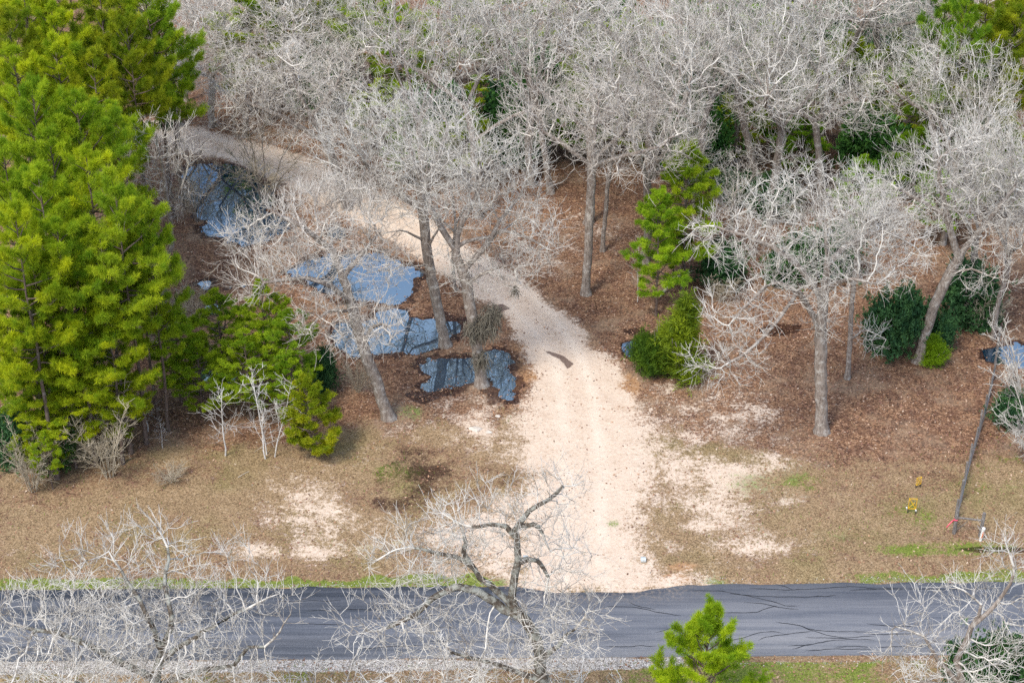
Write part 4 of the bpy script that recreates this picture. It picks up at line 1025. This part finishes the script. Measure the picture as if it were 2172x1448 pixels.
PINES = [  # the stand on the left, from the top of the picture to its near edge
 ('a', 35, -60, 18, 190, YEL, 'yellowish pine in the upper left corner'),
 ('b', 130, -110, 18, 170, OLV, 'olive pine cut by the top edge beside the upper left corner'),
 ('c', 195, -30, 18, 170, OLV, 'tall olive pine second along the top left edge'),
 ('a', 310, -50, 18, 150, GRN, 'green pine with bare trunk beside the pale oaks at the top'),
 ('d', 265, 40, 17, 120, OLV, 'dull pine in front of the gap at top left'),
 ('b', 110, 60, 18, 150, YEL, 'bright yellow pine below the upper left corner pines'),
 ('c', 20, 90, 18, 160, YEL, 'yellow pine on the left edge in the upper third'),
 ('a', 160, 185, 18, 170, GRN, 'green pine shading the darker gap beneath the yellow pines'),
 ('d', 70, 190, 18, 170, GRN, 'deep green pine left of the middle of the stand'),
 ('b', 235, 205, 15, 130, GRN, 'pine at the right rim of the stand above the crooked oak'),
 ('a', 5, 290, 18, 150, GRN, 'pine half cut by the left edge below the yellow one'),
 ('c', 165, 305, 18, 175, YEL, 'brightest lime pine in the middle of the stand'),
 ('b', 75, 345, 18, 150, GRN, 'pine between the lime pine and the left edge'),
 ('d', 240, 395, 17, 165, (1, 1.05, .9), 'wide pine reaching right over the crooked oak'),
 ('a', 25, 425, 18, 160, YEL, 'light green pine at the left edge, mid height'),
 ('c', 130, 460, 16, 165, GRN, 'pine below the lime pine'),
 ('b', 215, 500, 14.5, 150, (1, 1.05, .9), 'pine on the right flank below the wide reaching pine'),
 ('d', 290, 520, 12, 130, (1, 1.0, .85), 'pine with boughs touching the crooked oak trunk'),
 ('a', 60, 540, 14, 150, (1, 1.05, .9), 'pine in the lower half of the stand near the left edge'),
 ('c', 145, 590, 12.5, 150, YEL, 'yellow green pine over the fallen white log'),
 ('c', 10, 620, 11.5, 120, GRN, 'pine on the left edge above the near corner'),
 ('c', 215, 655, 10.5, 130, YEL, 'pine with a bare lower trunk at the stand front'),
 ('mid2', 250, 770, 6, 110, (1.05, 1, .8), 'short pine at the right foot of the stand'),
 ('c', 70, 690, 9.5, 130, (1.05, 1.05, .85), 'front pine left of the bare trunked one'),
 ('mid', 55, 835, 5.2, 100, YEL, 'short front pine with a flat rounded crown at lower left'),
 ('mid2', 135, 820, 5.6, 110, YEL, 'short front pine with a flat crown, right of its twin'),
 ('mid2', 92, 915, 4, 55, GRN, 'small green pine among the twiggy shrubs at the clearing edge'),
 ('c', 95, 0, 18, 150, YEL, 'yellow pine between the corner pines, top left'), ('a', 245, -100, 18, 150, OLV, 'olive pine cut by the top edge right of the tall olive one'), ('d', 15, 30, 18, 140, OLV, 'shaded pine on the left edge just below the corner'),
 ('b', 190, 100, 17, 130, OLV, 'dull pine above the shaded gap of the left stand'), ('c', 95, 265, 17, 140, GRN, 'green pine directly above the lime pine'), ('b', 345, 20, 15, 100, GRN, 'narrow pine at the right rim of the stand below the top edge'),
 ('c', 300, 440, 15, 110, GRN, 'narrow green pine at the right rim beside the pale puddle trees'),
]
for (tp, x, y, H, wpx, tn, lab) in PINES: put_pine(tp, lab, x, y, H, wpx, tint=tn, group='pines of the left stand')
for (tp, x, yb, yt, wpx, tn, lab) in [
 ('mid', 480, 835, 615, 120, GRN, 'tallest pine of the young cluster below the puddles'),
 ('mid2', 385, 850, 655, 100, (.95, 1.05, .9), 'leftmost pine of the young cluster'),
 ('mid', 575, 830, 590, 110, GRN, 'pine of the young cluster under the drooping boughs'),
 ('mid', 430, 880, 725, 110, (.9, 1.0, .9), 'low pine at the front of the young cluster'),
 ('mid', 532, 890, 700, 110, (.95, 1.05, .9), 'middle pine of the young cluster behind the white stems'),
 ('mid2', 622, 865, 655, 100, (.75, .95, 1.0), 'dark right pine of the young cluster with a visible stem'),
 ('mid', 625, 905, 760, 80, (.9, 1.05, .9), 'small pine filling in behind the young pine')]:
    stand_pine(tp, lab, x, yb, yt, wpx * 1.4, tint=tn, group='young pine cluster')
stand_pine('young', 'bushy lime young pine growing to the ground at the clearing edge', 665, 968, 800, 125, tint=(1.05, .95, .75))
stand_pine('thin', 'tall slim green pine beside a fallen branch, right of the drive', 1446, 612, 300, 150, tint=(.95, 1.05, .9))
stand_pine('thin', 'thin pine with a dark straight stem near the drive', 1391, 670, 400, 125, tint=(.85, 1.05, .95))
stand_pine('mid2', 'small pine filling in behind the thin dark stemmed pine', 1425, 600, 470, 70, tint=DRK)
stand_pine('near', 'young bright pine at the bottom edge before the road', 1482, 1585, 1296, 225, tint=(1.0, 1.12, .8))
for (tp, x, y, H, wpx, tn, lab) in [
 ('a', 2110, -60, 18, 160, OLV, 'dark pine in the upper right corner'),
 ('d', 2160, 10, 16, 140, OLV, 'olive pine on the right edge below the corner pine'),
 ('b', 2060, -30, 18, 100, DRK, 'darkest pine left of the upper right corner'),
 ('mid', 2045, 68, 9, 120, YEL, 'bright lime pine top poking out before the dark corner pines'),
 ('mid2', 2105, 110, 9, 110, YEL, 'lime pine behind the top right fan crowned oak'),
 ('mid', 1905, 62, 9, 70, YEL, 'lone lime pine top among the white crowns'),
 ('mid', 2150, 260, 8, 100, (1.1, 1.1, .8), 'yellowish small pine at the right edge behind bare crowns'),
 ('c', 2000, -20, 15, 130, DRK, 'dark pine in the gap beside the dark limbed oak'), ('d', 2130, 60, 13, 120, GRN, 'green pine low between the corner pines and the fan crowned oak')]:
    put_pine(tp, lab, x, y, H, wpx, tint=tn, group='pines among the far oaks')

for (tp, x, yb, yt, wpx, tn, lab) in [
 ('a', 640, 205, -60, 190, OLV, 'olive pine at the top edge between bare oaks'), ('d', 720, 225, 0, 150, OLV, 'yellow olive pine just right of the olive top edge pine'), ('c', 585, 185, -50, 150, OLV, 'shaded olive pine left of the olive top edge pine'),
 ('b', 800, 262, -30, 170, GRN, 'green pine at the top edge behind the grey vase shaped tree'), ('c', 865, 280, 10, 150, GRN, 'second green pine at the top, right of the first')]:
    stand_pine(tp, lab, x, yb, yt, wpx, tint=tn, group='pines among the far oaks')

# ------------------------------------------------------------------ EVERGREEN UNDERSTOREY
def leafy(seed, blobs, n, size, mat, wd=.35, stems=6, H=3., name='foliage'):
    rg = np.random.RandomState(seed); C = []; W_ = []
    for (c, r, k) in blobs:
        m = int(n * k); cl_ = unit(rg, 26) * (rg.rand(26, 1) ** .35) * 1.02; u = cl_[rg.randint(0, 26, m)] + rg.normal(0, .26, (m, 3)); st_ = rg.rand(m, 1) < .14; u = np.where(st_, u * rg.uniform(1.0, 1.4, (m, 1)), u); C.append(np.array(c) + u * np.array(r))
    C = np.concatenate(C); C = C[C[:, 2] > .05]
    A = unit(rg, len(C)) * .6 + np.array((0, 0, .7)); A /= np.linalg.norm(A, axis=1, keepdims=True)
    g = fbm(C[:, 0] * 1.4 + C[:, 2], C[:, 1] * 1.4 - C[:, 2], .7, 3, seed)
    V, F, Cc = tufts_mesh(rg, C, A, n=9, L=size, wd=size * wd * .5, spread=.9, tint=np.clip((g - .28) * 1.8 + rg.normal(0, .12, len(C)), 0, 1))
    sp = []
    for q in range(stems):
        a = rg.uniform(0, 6.28); e = np.array((math.cos(a) * .6, math.sin(a) * .6, H * .75)); sp.append([np.array((0, 0, -.1)) + (e + np.array((0, 0, .1))) * t * np.array((1, 1, 1)) + rg.normal(0, .04, 3) for t in np.linspace(0, 1, 6)])
    sv = chains_mesh(np.array(sp), np.repeat(np.linspace(.05, .015, 6)[None], stems, 0), 5)
    sm = np_mesh('stem', sv[0], sv[1], smooth_=True); sm.materials.append(M['bark'])
    fm = np_mesh(name, V, F, col=Cc); fm.materials.append(M[mat])
    return dict(sm=sm, fm=fm, H=max(c[2] + r[2] for c, r, k in blobs), W=max(abs(c[0]) + r[0] for c, r, k in blobs) * 2)
LEAFY = {
 'yaupon': leafy(301, [((0, 0, 1.7), (1.7, 1.6, 1.6), 1), ((1.1, .4, 1.2), (1.1, 1.1, 1.1), .5), ((-.9, -.4, 2.3), (1.0, 1.0, 1.0), .5)], 1500, .26, 'shrubleaf'),
 'yaupon2': leafy(302, [((0, 0, 1.5), (1.4, 1.4, 1.5), .8), ((.5, .3, 2.7), (.9, .9, .9), .45), ((-1, .2, 1), (.9, .9, 1), .4)], 1500, .27, 'shrubleaf'),
 'juniper': leafy(303, [((0, 0, 1.2), (.6, .6, 1.1), .7), ((0, 0, 2.4), (.42, .42, 1.0), .5), ((.1, 0, 3.2), (.25, .25, .7), .25)], 1300, .26, 'juniper', wd=.10),
 'cedar': leafy(304, [((0, 0, .8), (1.2, 1.0, .75), 1), ((-.7, .2, 1.0), (.8, .8, .6), .5), ((.6, -.2, 1.1), (.6, .6, .6), .3)], 1300, .30, 'juniper', wd=.10),
}
def shrub(tp, label, px, py, wpx, hpx, tint=(1, 1, 1), name='evergreen_shrub', cat='shrub', group=None):
    T = LEAFY[tp]; b = G(px, py); zt = at_depth(px, py - hpx, b[1])[2]; rz = (px * .37) % 6.28
    t = thing(name, label, cat, b, rz, group); s = wpx / ppm(b) / T['W']; t.scale = (s, s, max(.4, zt) / T['H'])
    link('stem', T['sm'], None, t); f = link('foliage', T['fm'], None, t); f.color = (*tint, 1); return t
TEAL, MIDG = (1.5, 1.5, 1.15), (1.6, 1.5, .6)
for a in [
 ('yaupon', 'dark bluish evergreen thicket beside the leaning brown trunk', 1890, 752, 125, 130, TEAL),
 ('yaupon2', 'taller evergreen mass behind the leaning brown trunk', 2045, 690, 130, 140, TEAL),
 ('yaupon', 'evergreen bush just right of the foot of the leaning trunk', 1990, 745, 70, 75, TEAL),
 ('yaupon2', 'teal evergreen bushes at the foot of the leaning white oak', 1640, 455, 130, 85, TEAL),
 ('yaupon', 'teal bush behind the low white oak crown beside the slim pine', 1560, 430, 90, 60, TEAL),
 ('yaupon', 'dark evergreen under the left boughs of the broad white oak', 1530, 610, 110, 90, (1.0, 1.15, .8)),
 ('yaupon2', 'green bush seen through the middle of the broad white oak', 1680, 600, 110, 100, (1.2, 1.3, .7)),
 ('yaupon', 'evergreen behind the slim trunk of the broad white oak pair', 1770, 590, 110, 110, TEAL),
 ('yaupon2', 'dark evergreen hollow behind the mid wood fan crown', 1075, 330, 110, 140, TEAL),
 ('yaupon', 'evergreen bush at the right edge under the lichen oak boughs', 2140, 905, 90, 70, TEAL),
 ('yaupon2', 'dark evergreen at the lower right corner under white boughs', 2085, 1500, 170, 150, (1.3, 1.3, .8)),
 ('yaupon', 'dark evergreen behind the right pine of the young cluster', 690, 830, 60, 80, TEAL),
 ('yaupon', 'deep shade evergreen under the left pines beside the log', 160, 880, 140, 110, (.9, 1.0, .7)),
 ('yaupon2', 'dark evergreen behind the left edge shrub', 30, 985, 110, 120, TEAL),
 ('yaupon', 'green undergrowth bush behind the small front pine', 125, 995, 90, 90, (1.3, 1.4, .6)),
 ('yaupon2', 'evergreen under the green pine at the bend of the drive', 360, 265, 60, 90, TEAL)]:
    shrub(*a)
far = [(1020, 215, 'below the pale elbow limb'), (1215, 250, 'left behind the mid wood fan crown'), 
       (1130, 160, 'beside the twisted oak trunk'), (1330, 130, 'behind the whitest crown'), (1450, 90, 'left of the leaning oak crown'), (1290, 60, 'under the top edge crowns'), (1660, 120, 'right of the leaning oak crown'),
       (1690, 300, 'below the widest white crown'), (1840, 300, 'between the two right hand white crowns'), (1900, 250, 'under the top right fan crown'), (2060, 290, 'right below the top right fan crown'), (1480, 300, 'behind the slim pine top'),
       (1560, 250, 'beside the leaning oak trunk'), (2110, 370, 'behind the right edge oaks'), (930, 250, 'right of the grey vase shaped tree'), (810, 230, 'left of the grey vase shaped tree'), (870, 290, 'below the grey vase shaped tree'),
       (1740, 90, 'among the top right white crowns'), (1200, 20, 'between the top edge crowns'), (1980, 420, 'above the fork of the leaning brown oak'), (1420, 220, 'above the slim pine')]
far += [(960, 60, 'under the pale top edge oak'), (1040, 20, 'at top centre left of the whitest crown'), (1110, 250, 'behind the left arm of the mid wood fan crown'), (1370, 250, 'behind the right arm of the mid wood fan crown'), (1530, 40, 'over the leaning oak crown'),
       (1610, 20, 'at the top edge right of the leaning oak'), (1780, 180, 'behind the widest white crown'), (1650, 220, 'left of the widest white crown trunk'), (1500, 170, 'left of the leaning oak trunk'), (1260, 180, 'behind the mid wood fan crown top'), (1930, 330, 'behind the pale leaning oak boughs'),
       (2030, 180, 'behind the top right fan crown'), (990, 300, 'beyond the mossy forked oak crown'), (1820, 390, 'left of the leaning brown oak crown'), (700, 150, 'in the gap beside the narrow pale oak'), (540, 90, 'behind the rounded oak crown')]
for q, (x, y, wh) in enumerate(far):
    if q % 3 == 2: shrub(('yaupon2', 'yaupon')[q % 2], 'dark evergreen bush ' + wh, x, y + 90, 150, 160, (1.9, 2.0, .9), group='evergreens under the far oaks')
    else: stand_pine(('mid', 'mid2')[q % 2], ['lime', 'green'][q % 3] + ' young pine ' + wh, x, y + (150 if y < 200 else 100), y - (110 if y < 200 else 60), 190 if y < 200 else 130, tint=[(1.05, 1.08, .8), (.75, 1.0, 1.0)][q % 3], group='young pines under the far oaks')
shrub('yaupon2', 'dark evergreen in the gap under the dark limbed oak', 1900, 150, 170, 150, (1.3, 1.35, .9))
shrub('juniper', 'yellowish juniper on a thin stem beside the dark cedar bush', 1442, 802, 84, 175, (1.5, 1.4, .8), 'juniper_tree', 'juniper')
shrub('cedar', 'dark green spreading cedar bush at the edge of the drive', 1393, 788, 105, 75, (.75, .95, .75), 'cedar_bush', 'cedar')
shrub('juniper', 'small bright green seedling right of the leaning brown trunk', 1978, 772, 45, 60, (1.5, 1.7, .7), 'pine_seedling', 'seedling')
place('bush', 'orange twigged sapling below the slim green pine', G(1530, 640), 2.4, 2.2)

# ------------------------------------------------------------------ SMALL BUILT THINGS
M['weathered'] = mat_bark('weathered_wood', (.10, .09, .085), (.27, .25, .235), (.42, .40, .38), .3)
M['wire'] = mat_plain('galvanised_wire', (.26, .27, .29), .5, .5, .5)
M['yellow'] = mat_plain('yellow_paint', (.75, .46, .02), .5, .4)
M['black'] = mat_plain('black_stake', (.03, .03, .03), .6, .3)
M['white'] = mat_plain('white_plastic', (.78, .78, .76), .4, .4, 0, .05)
M['orange'] = mat_plain('orange_label', (.80, .20, .05), .5, .3)
M['pink'] = mat_plain('pink_ribbon', (.85, .13, .20), .6, .3)
M['galv'] = mat_plain('galvanised_steel', (.60, .66, .68), .4, .5, .3, .1)
M['dead'] = mat_twig('dead_wood', (.42, .37, .31), (.68, .62, .53))
M['stone'] = mat_plain('pale_stone', (.60, .54, .47), .9, .2)
def tube(pts, r0, r1=None, sides=8, caps=True):
    pts = np.array(pts, float); rr = np.linspace(r0, r1 or r0, len(pts))
    V, F = chains_mesh(pts[None], rr[None], sides)
    if caps:                                    # quads fan closed by a centre point each end
        n = len(V); c0, c1 = pts[0], pts[-1]; V = np.concatenate([V, [c0, c1]])
        e = (len(pts) - 1) * sides; s = np.arange(sides); s2 = (s + 1) % sides
        F = np.concatenate([F, np.stack([s, np.full(sides, n), np.full(sides, n), s2], 1), np.stack([e + s2, np.full(sides, n + 1), np.full(sides, n + 1), e + s], 1)])
    return V, F
def tube_mesh(name, parts):
    V, F = merge(parts); me = bpy.data.meshes.new(name)
    me.from_pydata([tuple(v) for v in V], [], [tuple(dict.fromkeys(int(i) for i in f)) for f in F]); me.update(); return me
def box(c, ux, uy, uz, hx, hy, hz):
    c, ux, uy, uz = (np.array(v, float) for v in (c, ux, uy, uz))
    V = [c + a * hx * ux + b * hy * uy + d * hz * uz for a in (-1, 1) for b in (-1, 1) for d in (-1, 1)]
    return np.array(V), np.array([(0, 1, 3, 2), (4, 6, 7, 5), (0, 4, 5, 1), (2, 3, 7, 6), (0, 2, 6, 4), (1, 5, 7, 3)])

# wire fence running from the H brace by the ditch back into the wood
PH = 1.5
fb = [G(2023, 1131)]
for (px, py) in [(2033, 1058), (2044, 1019), (2053, 979), (2063, 940), (2074, 905), (2085, 870), (2095, 835), (2104, 800), (2111, 765), (2117, 730), (2122, 695)]:
    q = G(px, py, PH); fb.append(np.array((q[0], q[1], 0)))
br = G(2078, 1137)
ft = thing('wire_fence', 'weathered post and wire fence running back into the wood from an H brace', 'fence', fb[0])
o = fb[0]; rgf = np.random.RandomState(5)
for q, b in enumerate(fb + [br]):
    big = q == 0 or q == len(fb); h = PH + (.12 if big else rgf.uniform(-.08, .08)); ln = rgf.normal(0, .03, 2)
    r = .10 if big else .065
    b_ = b - o
    link('post', tube_mesh('post', [tube([b_ + (0, 0, -.2), b_ + (ln[0] * .5, ln[1] * .5, h * .5), b_ + (ln[0], ln[1], h)], r * 1.05, r * .92)]), M['weathered'], ft)
link('rail', tube_mesh('rail', [tube([fb[0] - o + (0, 0, 1.12), br - o + (0, 0, 1.1)], .055)]), M['weathered'], ft)
link('brace', tube_mesh('brace', [tube([fb[0] - o + (.12, 0, .25), (fb[0] - o) * .55 + (br - o) * .45 + (0, 0, .95)], .02)]), M['weathered'], ft)
wires = []
for z in (.08, .22, .36, .5, .64, .8, .96, 1.15, 1.35):
    for a, b in zip(fb[:-1], fb[1:]):
        wires.append(tube([a - o + (.07, 0, z), b - o + (.07, 0, z)], .0055, sides=4, caps=False))
for a, b in zip(fb[:-1], fb[1:]):
    m = int(np.linalg.norm(b - a) / .17)
    for q in range(m):
        c = a - o + (b - a) * (q + .5) / m + (.07, 0, 0); wires.append(tube([c + (0, 0, .08), c + (0, 0, .96)], .0045, sides=3, caps=False))
link('wire_mesh', tube_mesh('wire_mesh', wires), M['wire'], ft)
# pink ribbon tied to the end post
rb = fb[0]; pts = [(-.11, -.02, .98), (-.26, -.10, .90), (-.42, -.16, .72), (-.52, -.20, .58)]
V = []
for q, p_ in enumerate(pts): V += [tuple(np.array(p_) + (0, 0, .05)), tuple(np.array(p_) - (0, .03, .05))]
V = np.array(V); F = np.array([(2 * q, 2 * q + 1, 2 * q + 3, 2 * q + 2) for q in range(3)])
a_ = np.arange(12) * 2 * math.pi / 12
lo_ = np.stack([np.cos(a_) * .115, np.sin(a_) * .115, np.full(12, .94)], 1); hi_ = lo_ + (0, 0, .09)
V2 = np.concatenate([lo_, hi_]); F2 = np.array([(q, (q + 1) % 12, 12 + (q + 1) % 12, 12 + q) for q in range(12)])
VV, FF = merge([(V, F), (V2, F2)])
rib = link('ribbon', np_mesh('ribbon', VV, FF), M['pink'], None, tuple(rb))
tag(rib, 'pink ribbon tied round the fence end post with loose tails', 'ribbon')
md = rib.modifiers.new('thick', 'SOLIDIFY'); md.thickness = .006
# white marker post with an orange panel
mb = G(2079, 1147); mk = thing('marker_post', 'white marker post with an orange panel standing by the ditch', 'marker post', mb)
mk.rotation_euler = (0, R(5), 0)
prof = [(0, .085), (.95, .085), (.975, .075), (.985, .0)]
a_ = np.arange(20) * 2 * math.pi / 20
V = np.concatenate([np.stack([np.cos(a_) * r, np.sin(a_) * r, np.full(20, z - .1)], 1) for z, r in [(-.1, .085), (.9, .085), (.90, .095), (1.0, .095), (1.02, .085)]] + [np.array([(0, 0, .925)])])
F = [(l * 20 + q, l * 20 + (q + 1) % 20, (l + 1) * 20 + (q + 1) % 20, (l + 1) * 20 + q) for l in range(4) for q in range(20)] + [(80 + q, 80 + (q + 1) % 20, 100) for q in range(20)]
me = bpy.data.meshes.new('post'); me.from_pydata([tuple(v) for v in V], [], F); link('post', me, M['white'], mk)
a2_ = np.linspace(R(-110), R(-50), 8)
V = np.concatenate([np.stack([np.cos(a2_) * .089, np.sin(a2_) * .089, np.full(8, z)], 1) for z in (.28, .70)])
link('label_panel', np_mesh('label_panel', V, [(q, q + 1, q + 9, q + 8) for q in range(7)]), M['orange'], mk)

# two yellow A frame guards on dark legs
def barrier(label, px, py, wpx, hpx, yaw):
    b = G(px, py); m = ppm(b); W2 = wpx / m / 2; H = hpx / m / .78
    t = thing('guard_frame', label, 'guard', b, yaw, 'yellow guard frames in the clearing')
    bars = []
    z0, z1 = H * .33, H; d = .08
    for y in (0, d):
        for z in (z0, z1): bars.append(tube([(-W2, y, z), (W2, y, z)], .012, sides=6))
        for x in (-W2, W2): bars.append(tube([(x, y, z0), (x, y, z1)], .012, sides=6))
        bars.append(tube([(-W2, y, z1), (W2, y, z0)], .012, sides=6))
    for x in (-W2, W2):
        for z in (z0, z1): bars.append(tube([(x, 0, z), (x, d, z)], .02, sides=6))
    bars.append(tube([(-W2, 0, z0 + .05), (W2 * .6, d, z1 * .72)], .018, sides=6))
    link('frame', tube_mesh('frame', bars), M['yellow'], t)
    for x in (-W2, W2):
        for y in (0, d): link('leg', tube_mesh('leg', [tube([(x, y, -.1), (x, y, z0 - .022)], .018, sides=6)]), M['black'], t)
    return t
gf = barrier('nearer yellow guard frame with white tags on its legs', 1933, 1089, 16, 30, R(-6))
W2 = .21
for (x, z) in ((-.30, .40), (.22, .26)):
    V, F = box((x, -.04, z), (1, 0, .2), (0, 1, 0), (-.2, 0, 1), .035, .012, .085)
    link('tag', np_mesh('tag', V, F), M['white'], gf)
barrier('farther small yellow guard frame turned edgewise', 1948, 1034, 11, 20, R(28))

# culvert under the drive: a corrugated pipe end on each side
def culvert(label, px, py, L, sgn):
    b = G(px, py); t_ = thing('culvert_pipe', label, 'culvert', b, 0)
    r = .16; n = 28; m = 40; V, F = [], []
    xs_ = np.linspace(0, L, m); a = np.arange(n) * 2 * math.pi / n
    for x in xs_:
        rr_ = r + .012 * math.sin(x * 2 * math.pi / .075)
        V.append(np.stack([np.full(n, x * sgn), np.cos(a) * rr_, np.sin(a) * rr_ + .10], 1))
    for x in xs_[::-1]:
        V.append(np.stack([np.full(n, x * sgn), np.cos(a) * (r - .03), np.sin(a) * (r - .03) + .10], 1))
    V = np.concatenate(V); L_ = 2 * m
    F = [(l * n + q, l * n + (q + 1) % n, (l + 1) * n + (q + 1) % n, (l + 1) * n + q) for l in range(L_ - 1) for q in range(n)]
    link('pipe', np_mesh('pipe', V, F, smooth_=True), M['galv'], t_)
    return t_
culvert('pale corrugated culvert pipe end at the right side of the drive mouth', 1359, 1189, .26, 1)
culvert('pale culvert pipe end showing behind the sparse oak limb', 1120, 1186, .26, -1)

# fallen wood and stones
def log(label, pts, r0, r1, name='fallen_log', mat='dead', twigs=()):
    P_ = [G(x, y, z) for x, y, z in pts]; o_ = P_[0].copy()
    parts = [tube([q - o_ for q in P_], r0, r1, sides=9)]
    for tw in twigs: parts.append(tube([G(*q) - o_ for q in tw], r1 * .9, r1 * .4, sides=6))
    return tag(link(name, tube_mesh(name, parts), M[mat], None, tuple(o_)), label, 'log')
log('straight pale fallen log under the left pines', [(62, 784, .14), (85, 781, .14), (108, 777, .14)], .10, .085)
log('forked white fallen branch leaning behind the slim green pine', [(1395, 625, .06), (1413, 612, .3), (1428, 592, .6), (1466, 574, .9)], .05, .10, 'fallen_branch', twigs=[[(1416, 606, .35), (1424, 590, .6), (1440, 584, .8)], [(1413, 612, .3), (1408, 618, .2), (1400, 629, .04)]])
log('thin bare stick lying in the dry grass below the white saplings', [(505, 1012, .03), (516, 1005, .05), (528, 999, .04)], .02, .012, 'fallen_stick')
def stone(label, px, py, r, seed):
    rg = np.random.RandomState(seed); import bmesh
    bm = bmesh.new(); bmesh.ops.create_icosphere(bm, subdivisions=3, radius=1)
    for v in bm.verts:
        n_ = .18 * math.sin(v.co.x * 3.1 + seed) * math.cos(v.co.y * 2.7 + seed * 2) + .05 * rg.normal()
        v.co = Vector((v.co.x * r * 1.35, v.co.y * r, v.co.z * r * .55)) * (1 + n_)
    me = bpy.data.meshes.new('stone'); bm.to_mesh(me); bm.free()
    tag(link('stone', me, M['stone'], None, tuple(G(px, py, .04))), label, 'stone')
stone('flat pale stone in the sandy patch left of the drive', 1008, 910, .26, 1)
stone('small pale stone just right of the flat one', 1036, 916, .14, 2)
stone('small pale stone on the grassy bank beside the drive', 1056, 882, .12, 3)
